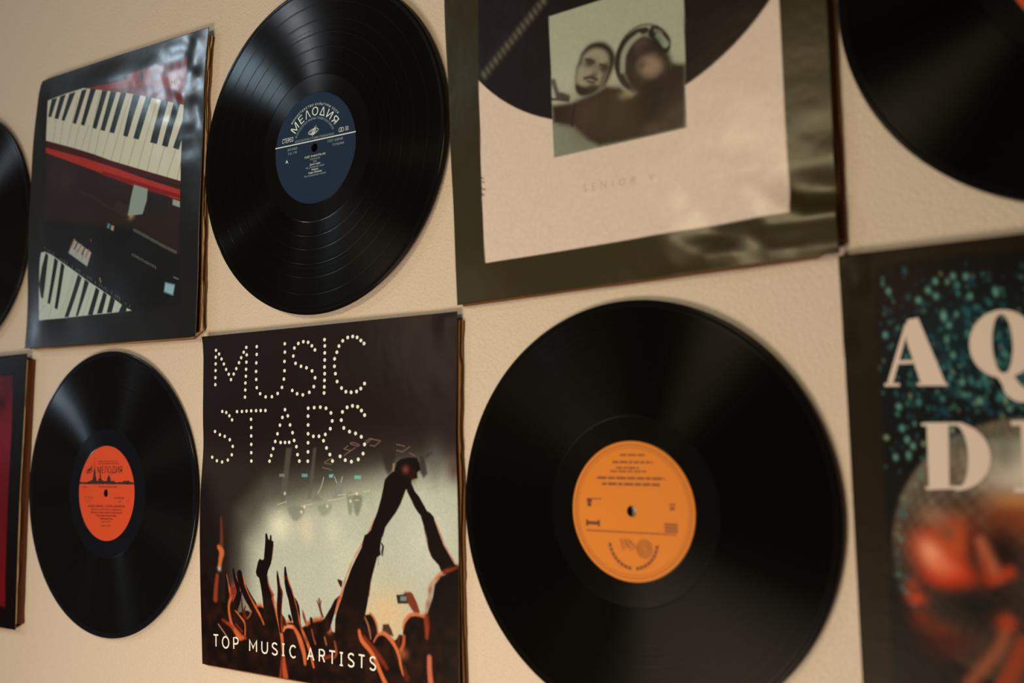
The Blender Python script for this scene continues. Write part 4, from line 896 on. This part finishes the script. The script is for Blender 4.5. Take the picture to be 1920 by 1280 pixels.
# left-hand face
P.poly([(-36.0,-3.9),(-35.0,6.5),(-32.1,13.0),(-29.4,18.6),(-22.2,23.2),(-12.2,22.5),(-5.5,17.8),(-1.7,10.7),(-1.9,4.6),(-5.5,-3.2),(-11.1,-10.7),(-20.1,-13.3),(-30.1,-13.9),(-34.6,-10.4)], (44, 35, 28), 4.2, smooth=True)
P.poly([(-35.0,-2.3),(-34.0,6.3),(-30.6,10.0),(-27.4,16.0),(-20.3,18.8),(-12.4,16.7),(-7.6,11.5),(-7.3,4.1),(-10.4,-3.9),(-14.0,-10.1),(-20.0,-11.1),(-28.0,-8.2),(-32.0,-6.5)], (140, 126, 100), 5.0, smooth=True)
P.poly([(-11.7,5.0),(-7.2,5.8),(-8.9,-2.5),(-13.0,-9.5),(-16.0,-9.7),(-12.8,-1.7)], (98, 82, 64), 3.5, smooth=True)
P.glow([(-22.9,8.8)], 5.6, 3.4, (52, 42, 34), .95, ang=-10); P.stroke([(-26.0,12.1),(-22.5,11.1),(-19.5,8.7)], 2.2, (60, 48, 38), 1.8)
P.glow([(-12.0,2.5)], 5.0, 3.0, (58, 46, 36), .9, ang=-20); P.stroke([(-14.1,5.7),(-10.7,4.4),(-8.3,2.1)], 2.0, (60, 48, 38), 1.8)
P.glow([(-18.7,0.4)], 3.0, 4.6, (112, 96, 76), .8); P.glow([(-20.3,-0.6)], 3.4, 1.6, (78, 62, 50), .8)
P.stroke([(-27.8,-1.6),(-22.8,-1.8),(-17.4,-4.7)], 2.4, (62, 48, 38), 2.0); P.stroke([(-25.4,-4.3),(-19.9,-6.3)], 1.6, (72, 44, 38), 1.6)
P.poly([(-36.0,-4.8),(-32.0,-6.5),(-27.0,-8.6),(-22.0,-8.5),(-16.0,-9.7),(-20.1,-13.3),(-29.1,-14.1),(-34.7,-10.8)], (48, 38, 30), 3.2, smooth=True)
P.glow([(-22.0,-9.0)], 5, 3, (62, 48, 38), .8)
P.clipto(SN, before)
P.C *= (0.95 + 0.10 * vnoise(X, Z, 1.6, 15))[..., None]
f = Flat()
s0, s1 = np.array([(-31.3,-86.0),(23.0,-86.4)])
faint = mat('faint_taupe_ink', col=ink((176, 146, 120)), rough=0.5)[0]
f.text('SENIOR V', 0, straight(s0[0], s0[1], along(s0, s1)), 5.6, 0.0, xs=.9, align='LEFT', space=2.1)
def hP(X, Z):
    u, v = X / 155.0, Z / 155.0
    low = smoothstep((-v - .25) / .6) * smoothstep((u + .6) / 1.2)
    return 8.6 + low * ((vnoise(X * .45 + Z * .3, Z, 19, 31) - .5) * 4.2 + (vnoise(X * .7, Z, 10, 34) - .5) * .5) + (vnoise(X, Z, 50, 32) - .5) * 1.4
build_cover(root, G, hP, P.C, f, [scuffed, faint])
sheet('back_panel', root, ragged(EDG['P'], 0, 3.0, .5, .5, .3, 31), -1.8, -0.5, card)
sheet('gap_shade_fill', root, ragged(EDG['P'], -1, 1.0, -1, -1, .3, 32), -6.0, -1.8, red_card_gap_shade)

# ======== AQUA DISCO sleeve
root = sleeve('Q', 'dark record sleeve with blurred teal lights, a red mirror ball and the word AQUA')
G = coons(EDG['Q'], 330, 330)
X, Z = G[..., 0], G[..., 1]
P = Paint(X, Z, (34, 27, 16))
q0 = np.array([(-137.6,146.7)])[0]
x0_, z1_ = q0
PIC = [(x0_, z1_), (150, z1_), (150, -150), (x0_, -150)]
before = P.C.copy()
P.poly(PIC, (20, 13, 11), 2)
P.glow([(-123.9,117.3)], 26, 26, (38, 22, 18), .8)
P.glow([(-91.4,80.8)], 60, 34, (16, 30, 32), .9)
P.glow([(-89.4,99.4)], 34, 22, (20, 44, 44), .6)
r_ = np.random.RandomState(7)
for k_ in range(5200):
    x_, z_ = r_.uniform(x0_ + 1, 148), r_.uniform(z1_ - 130, z1_ - 3)
    p_ = np.exp(-((z_ - (z1_ - 58 + .1 * x_)) / 46) ** 2) * (.30 + 1.0 * vnoise(np.array([x_]), np.array([z_]), 15, 9)[0] ** 1.5) * min(1, .35 + (x_ - x0_) / 45)
    if r_.rand() > p_: continue
    big = r_.rand() < .16
    c_ = [(70, 124, 108), (100, 142, 120), (38, 84, 84), (136, 144, 104), (30, 66, 72), (52, 52, 62)][r_.choice(6, p=[.22, .14, .28, .06, .2, .1])]
    w_ = r_.uniform(1.0, 1.5) if big else r_.uniform(.6, 1.0)
    P.glow((x_, z_), w_, w_ * r_.uniform(1.0, 2.0), c_, r_.uniform(.7, .95) if big else r_.uniform(.4, .8), ang=r_.uniform(-12, 12), power=1.3)
for q in [(-130.3,129.4),(-107.4,128.0),(-85.8,134.1),(-69.9,123.0),(-96.3,106.3),(-94.9,88.6),(-133.4,102.8),(-127.0,59.3),(-123.2,39.5),(-90.7,72.6),(-81.4,61.9),(-138.5,82.9),(-113.2,122.5),(-103.0,133.0),(-130.3,29.1),(-102.8,124.0),(-119.9,35.7),(-125.8,46.4),(-92.8,135.0),(-84.0,122.4)]:
    P.glow(q, 1.35, 1.9, (100, 148, 124), .85, power=1.4)
# mirror ball
BC = np.array((-59.1,-24.2)); BR_ = 75.2
rb = np.hypot(X - BC[0], Z - BC[1])
inside = smoothstep(.5 + (BR_ - rb) / 3)
lat = np.clip((Z - BC[1]) / BR_, -.99, .99); lon = (X - BC[0]) / np.sqrt(1 - lat ** 2) / BR_
tile = 1 + .35 * (np.sin(np.arcsin(lat) * 46) * np.sin(np.arcsin(np.clip(lon, -1, 1)) * 40)) * (.5 + vnoise(X, Z, 8, 77))
gl = vnoise(X, Z, 5, 78) * .5 + vnoise(X, Z, 12, 79) * .8
top = smoothstep((lat + .15) / .9)
base = np.array(ink((92, 78, 60)))[None, None] * (tile * (.35 + gl))[..., None] * (.25 + .95 * top[..., None]) + np.array(ink((40, 20, 12)))[None, None] * (1 - top[..., None]) * .8
P.C = P.C * (1 - inside[..., None]) + base * inside[..., None]
for t in np.linspace(2.0, 3.6, 26):
    q = BC + (BR_ - 3) * np.array([math.cos(t), math.sin(t)]) + r_.randn(2) * 1.5
    P.glow(q, r_.uniform(1, 2), r_.uniform(1, 2.4), [(96, 120, 102), (120, 112, 88), (60, 90, 86)][r_.randint(3)], r_.uniform(.4, .8))
P.poly([(-75.5,38.3),(-58.5,40.4),(-60.0,9.4),(-70.6,14.6),(-75.2,25.3)], (150, 142, 118), 9, alpha=.85)
P.glow([(-64.4,19.0)], 17, 12, (205, 180, 150), .85)
P.glow([(-69.8,31.8)], 7, 12, (96, 92, 70), .7)
P.glow([(-65.2,4.0)], 11, 5, (214, 150, 78), .85)
P.glow([(-65.6,-4.6)], 22, 14, (134, 58, 30), .85)
P.glow([(-107.7,-26.1)], 17, 14, (176, 54, 24), .95, power=1.6, ang=-30)
P.glow([(-98.8,-16.8)], 12, 12, (186, 72, 36), .85, power=1.4)
P.glow([(-102.9,-14.8)], 6, 6, (112, 66, 44), .75)
P.glow([(-110.0,-5.1)], 8, 5, (150, 100, 72), .7)
P.glow([(-101.9,-38.9)], 15, 8, (206, 56, 24), .92, power=1.5)
P.glow([(-112.1,-27.4)], 5.5, 9, (234, 140, 98), .95, ang=32)
P.glow([(-106.4,-33.1)], 9, 5, (216, 104, 66), .7, ang=-20)
P.glow([(-88.6,-20.7)], 5, 16, (58, 22, 14), .8)
P.glow([(-72.5,-24.1)], 12, 16, (34, 18, 12), .95)
P.stroke([(-84.9,-18.8),(-81.3,-28.9),(-78.1,-37.3)], [4, 6, 7], (176, 88, 56), 9)
P.stroke([(-80.3,-40.1),(-70.5,-35.1)], 5, (178, 58, 30), 9)
P.glow([(-83.1,-34.4)], 3, 9, (150, 46, 24), .6)
P.glow([(-88.1,-55.2)], 26, 13, (16, 9, 7), .97)
P.glow([(-121.9,-53.6)], 5, 4, (190, 62, 34), .85)
P.glow([(-123.8,-46.0)], 4, 4, (150, 60, 40), .7)
P.glow([(-119.2,-65.5)], 6, 6, (120, 38, 22), .8)
P.glow([(-109.8,-71.2)], 8, 5, (120, 46, 26), .75)
P.glow([(-105.8,-78.5)], 16, 9, (74, 24, 14), .8)
P.stroke([(-72.4,-62.3),(-77.0,-76.5),(-85.6,-88.0),(-94.3,-98.7)], [4, 5, 5, 5], (150, 76, 46), 9, alpha=.85)
P.glow([(-73.4,-63.4)], 5, 5, (158, 48, 26), .8)
P.stroke([(-65.1,-74.2),(-70.6,-87.3),(-76.1,-98.5)], [8, 9, 9], (140, 52, 28), 6, alpha=.85)
P.glow([(-132.0,-31.9)], 4, 9, (52, 44, 36), .6)
P.glow([(-135.6,-89.4)], 26, 26, (17, 11, 9), .9)
P.clipto(PIC, before)
f = Flat()
def qp(pts): return pts
f.add([(-120.0,111.2),(-113.7,112.0),(-99.6,71.8),(-113.6,72.3),(-121.0,98.4)], [(0, 1, 2, 3, 4)], 0)
f.line([(-120.1,108.6),(-131.7,73.6)], [2.6, 3.2], 0)
f.line([(-135.1,72.7),(-126.1,72.4)], 1.8, 0); f.line([(-116.0,72.4),(-99.0,71.8)], 1.8, 0)
f.line([(-126.4,86.0),(-117.7,85.8)], 2.2, 0)
qc = np.array([(-67.9,93.7),(-50.1,92.7),(-67.0,113.2),(-62.5,93.4),(-67.1,110.9)])
def oval(c, rx, rz, ix, iz, n=40):
    Pv = []
    for k_ in range(n + 1):
        t = 2 * math.pi * k_ / n
        Pv += [(c[0] + rx * math.cos(t), c[1] + rz * math.sin(t)), (c[0] + ix * math.cos(t), c[1] + iz * math.sin(t))]
    f.add(Pv, [(2 * k_, 2 * k_ + 1, 2 * k_ + 3, 2 * k_ + 2) for k_ in range(n)], 0)
rq, hq = (qc[1] - qc[0])[0], (qc[2] - qc[0])[1]
iq = (qc[3] - qc[0])[0]
oval(qc[0], rq, hq, iq, hq * .88)
f.add(catmull([(-72.1,77.1),(-63.7,76.0),(-59.8,70.4),(-53.9,65.7),(-49.8,66.7),(-53.1,61.2),(-61.3,60.5),(-67.4,65.0),(-69.2,70.7)], 4), [tuple(range(36))], 0)
dl = [(-112.4,50.4),(-112.5,48.4),(-110.5,48.3)]
DQ = np.array([(-111.6,49.5),(-99.3,49.4),(-100.5,11.0),(-111.8,10.1),(-90.6,46.8),(-77.2,31.4),(-91.0,12.4)])
f.add(DQ[:4], [(0, 1, 2, 3)], 0)
f.line([DQ[0] - [3, 1], DQ[1] + [8, -1]], 1.6, 0); f.line([DQ[3] - [2, -1], DQ[2] + [8, 1]], 1.6, 0)
hD = (DQ[0][1] - DQ[3][1]) / 2; cD = np.array([DQ[1][0] + 2, DQ[3][1] + hD])
wD = DQ[5][0] - cD[0]
Pv = []
for k_ in range(21):
    t = math.pi * (k_ / 20 - .5)
    Pv += [(cD[0] + wD * math.cos(t), cD[1] + hD * math.sin(t)), (cD[0] + wD * .40 * math.cos(t) ** .8, cD[1] + hD * .93 * math.sin(t))]
f.add(Pv, [(2 * k_, 2 * k_ + 1, 2 * k_ + 3, 2 * k_ + 2) for k_ in range(20)], 0)
# I of the lower word and the letters beyond the frame
iI = np.array([(-60.6,58.4),(-48.0,59.6)]); zt, zb = DQ[0][1], DQ[3][1]
wI = 14.0; xI = iI[0][0]
f.add([(xI, zt), (xI + wI, zt), (xI + wI, zb), (xI, zb)], [(0, 1, 2, 3)], 0)
f.line([(xI - 5, zt - 1), (xI + wI + 5, zt - 1)], 2.6, 0); f.line([(xI - 5, zb + 1), (xI + wI + 5, zb + 1)], 2.6, 0)
aq = np.array([(-130.5,72.9),(-117.1,112.0)]); tz, bz = aq[1][1], aq[0][1]
xU = qc[1][0] + 8
if xU + 46 < 150:
    f.add([(xU, tz), (xU + 12, tz), (xU + 12, bz + 9), (xU + 22, bz), (xU + 12, bz + 1), (xU, bz + 10)], [(0, 1, 2, 5), (5, 2, 3, 4)], 0)
    f.line([(xU + 20, bz + 1), (xU + 32, bz + 8), (xU + 34, tz)], 2.6, 0)
xS = xI + wI + 12
if xS + 30 < 150:
    f.line([(xS + 24, zt - 6), (xS + 12, zt - 1), (xS + 3, zt - 9), (xS + 12, (zt + zb) / 2 + 2), (xS + 22, zb + 12), (xS + 13, zb + 1), (xS, zb + 7)], [2, 3, 8, 11, 8, 3, 2], 0)
def hQ(X, Z):
    cor = smoothstep((-X - 132) / 22) * smoothstep((Z - 60) / 60)
    return 7.6 + cor * (vnoise(X, Z, 12, 42) - .5) * 1.6
build_cover(root, G, hQ, P.C, f, [matte, pale_ink2])
sheet('back_panel', root, ragged(EDG['Q'], 0, 2.0, .5, .5, .3, 41), -6.4, -0.5, card)

# ======== red sleeve cut by the left edge
root = sleeve('R', 'dark-bordered record sleeve with a deep red picture, cut off by the left edge below')
G = coons(EDG['R'], 200, 200)
X, Z = G[..., 0], G[..., 1]
P = Paint(X, Z, (26, 21, 17))
PIC = [(-160.3,132.1),(117.7,131.4),(117.8,79.4),(115.1,12.5),(112.2,-47.9),(112.6,-130.4),(-149.1,-130.7)]
before = P.C.copy()
P.poly(PIC, (92, 25, 28), 1.2)
P.glow([(105.1,55.1)], 40, 30, (112, 32, 38), .7)
P.glow([(118.4,-107.3)], 40, 40, (112, 24, 22), .6)
P.glow([(93.6,101.4)], 10, 9, (36, 16, 18), .9)
P.glow([(113.5,122.4)], 30, 16, (60, 20, 20), .7)
rc = np.array([(11.5,-1.9),(112.2,0.4)]); Rr = (rc[1] - rc[0])[0]
P.stroke([rc[0] + Rr * np.array([math.cos(t), math.sin(t)]) for t in np.linspace(-1.6, 1.6, 30)], .9, (46, 12, 14), .9)
P.stroke([rc[0] + (Rr - 1.4) * np.array([math.cos(t), math.sin(t)]) for t in np.linspace(-1.6, 1.6, 30)], .7, (128, 44, 40), .9, alpha=.6)
P.clipto(PIC, before)
def hR(X, Z): return 9.0 + (vnoise(X, Z, 60, 51) - .5) * 1.0
build_cover(root, G, hR, P.C, None, [matte])
sheet('back_panel', root, ragged(EDG['R'], 0, 4.0, .5, 1.5, .3, 51), -1.6, -0.4, red_card_gap_shade)
sheet('cardboard_layer', root, ragged(EDG['R'], -1, 0.3, -.5, 0.8, .4, 52), -8.4, -7.6, card_edge)
sheet('gap_shade_fill', root, ragged(EDG['R'], -2, -1.2, -1.5, -1, .2, 53), -7.6, -1.6, red_card_gap_shade)
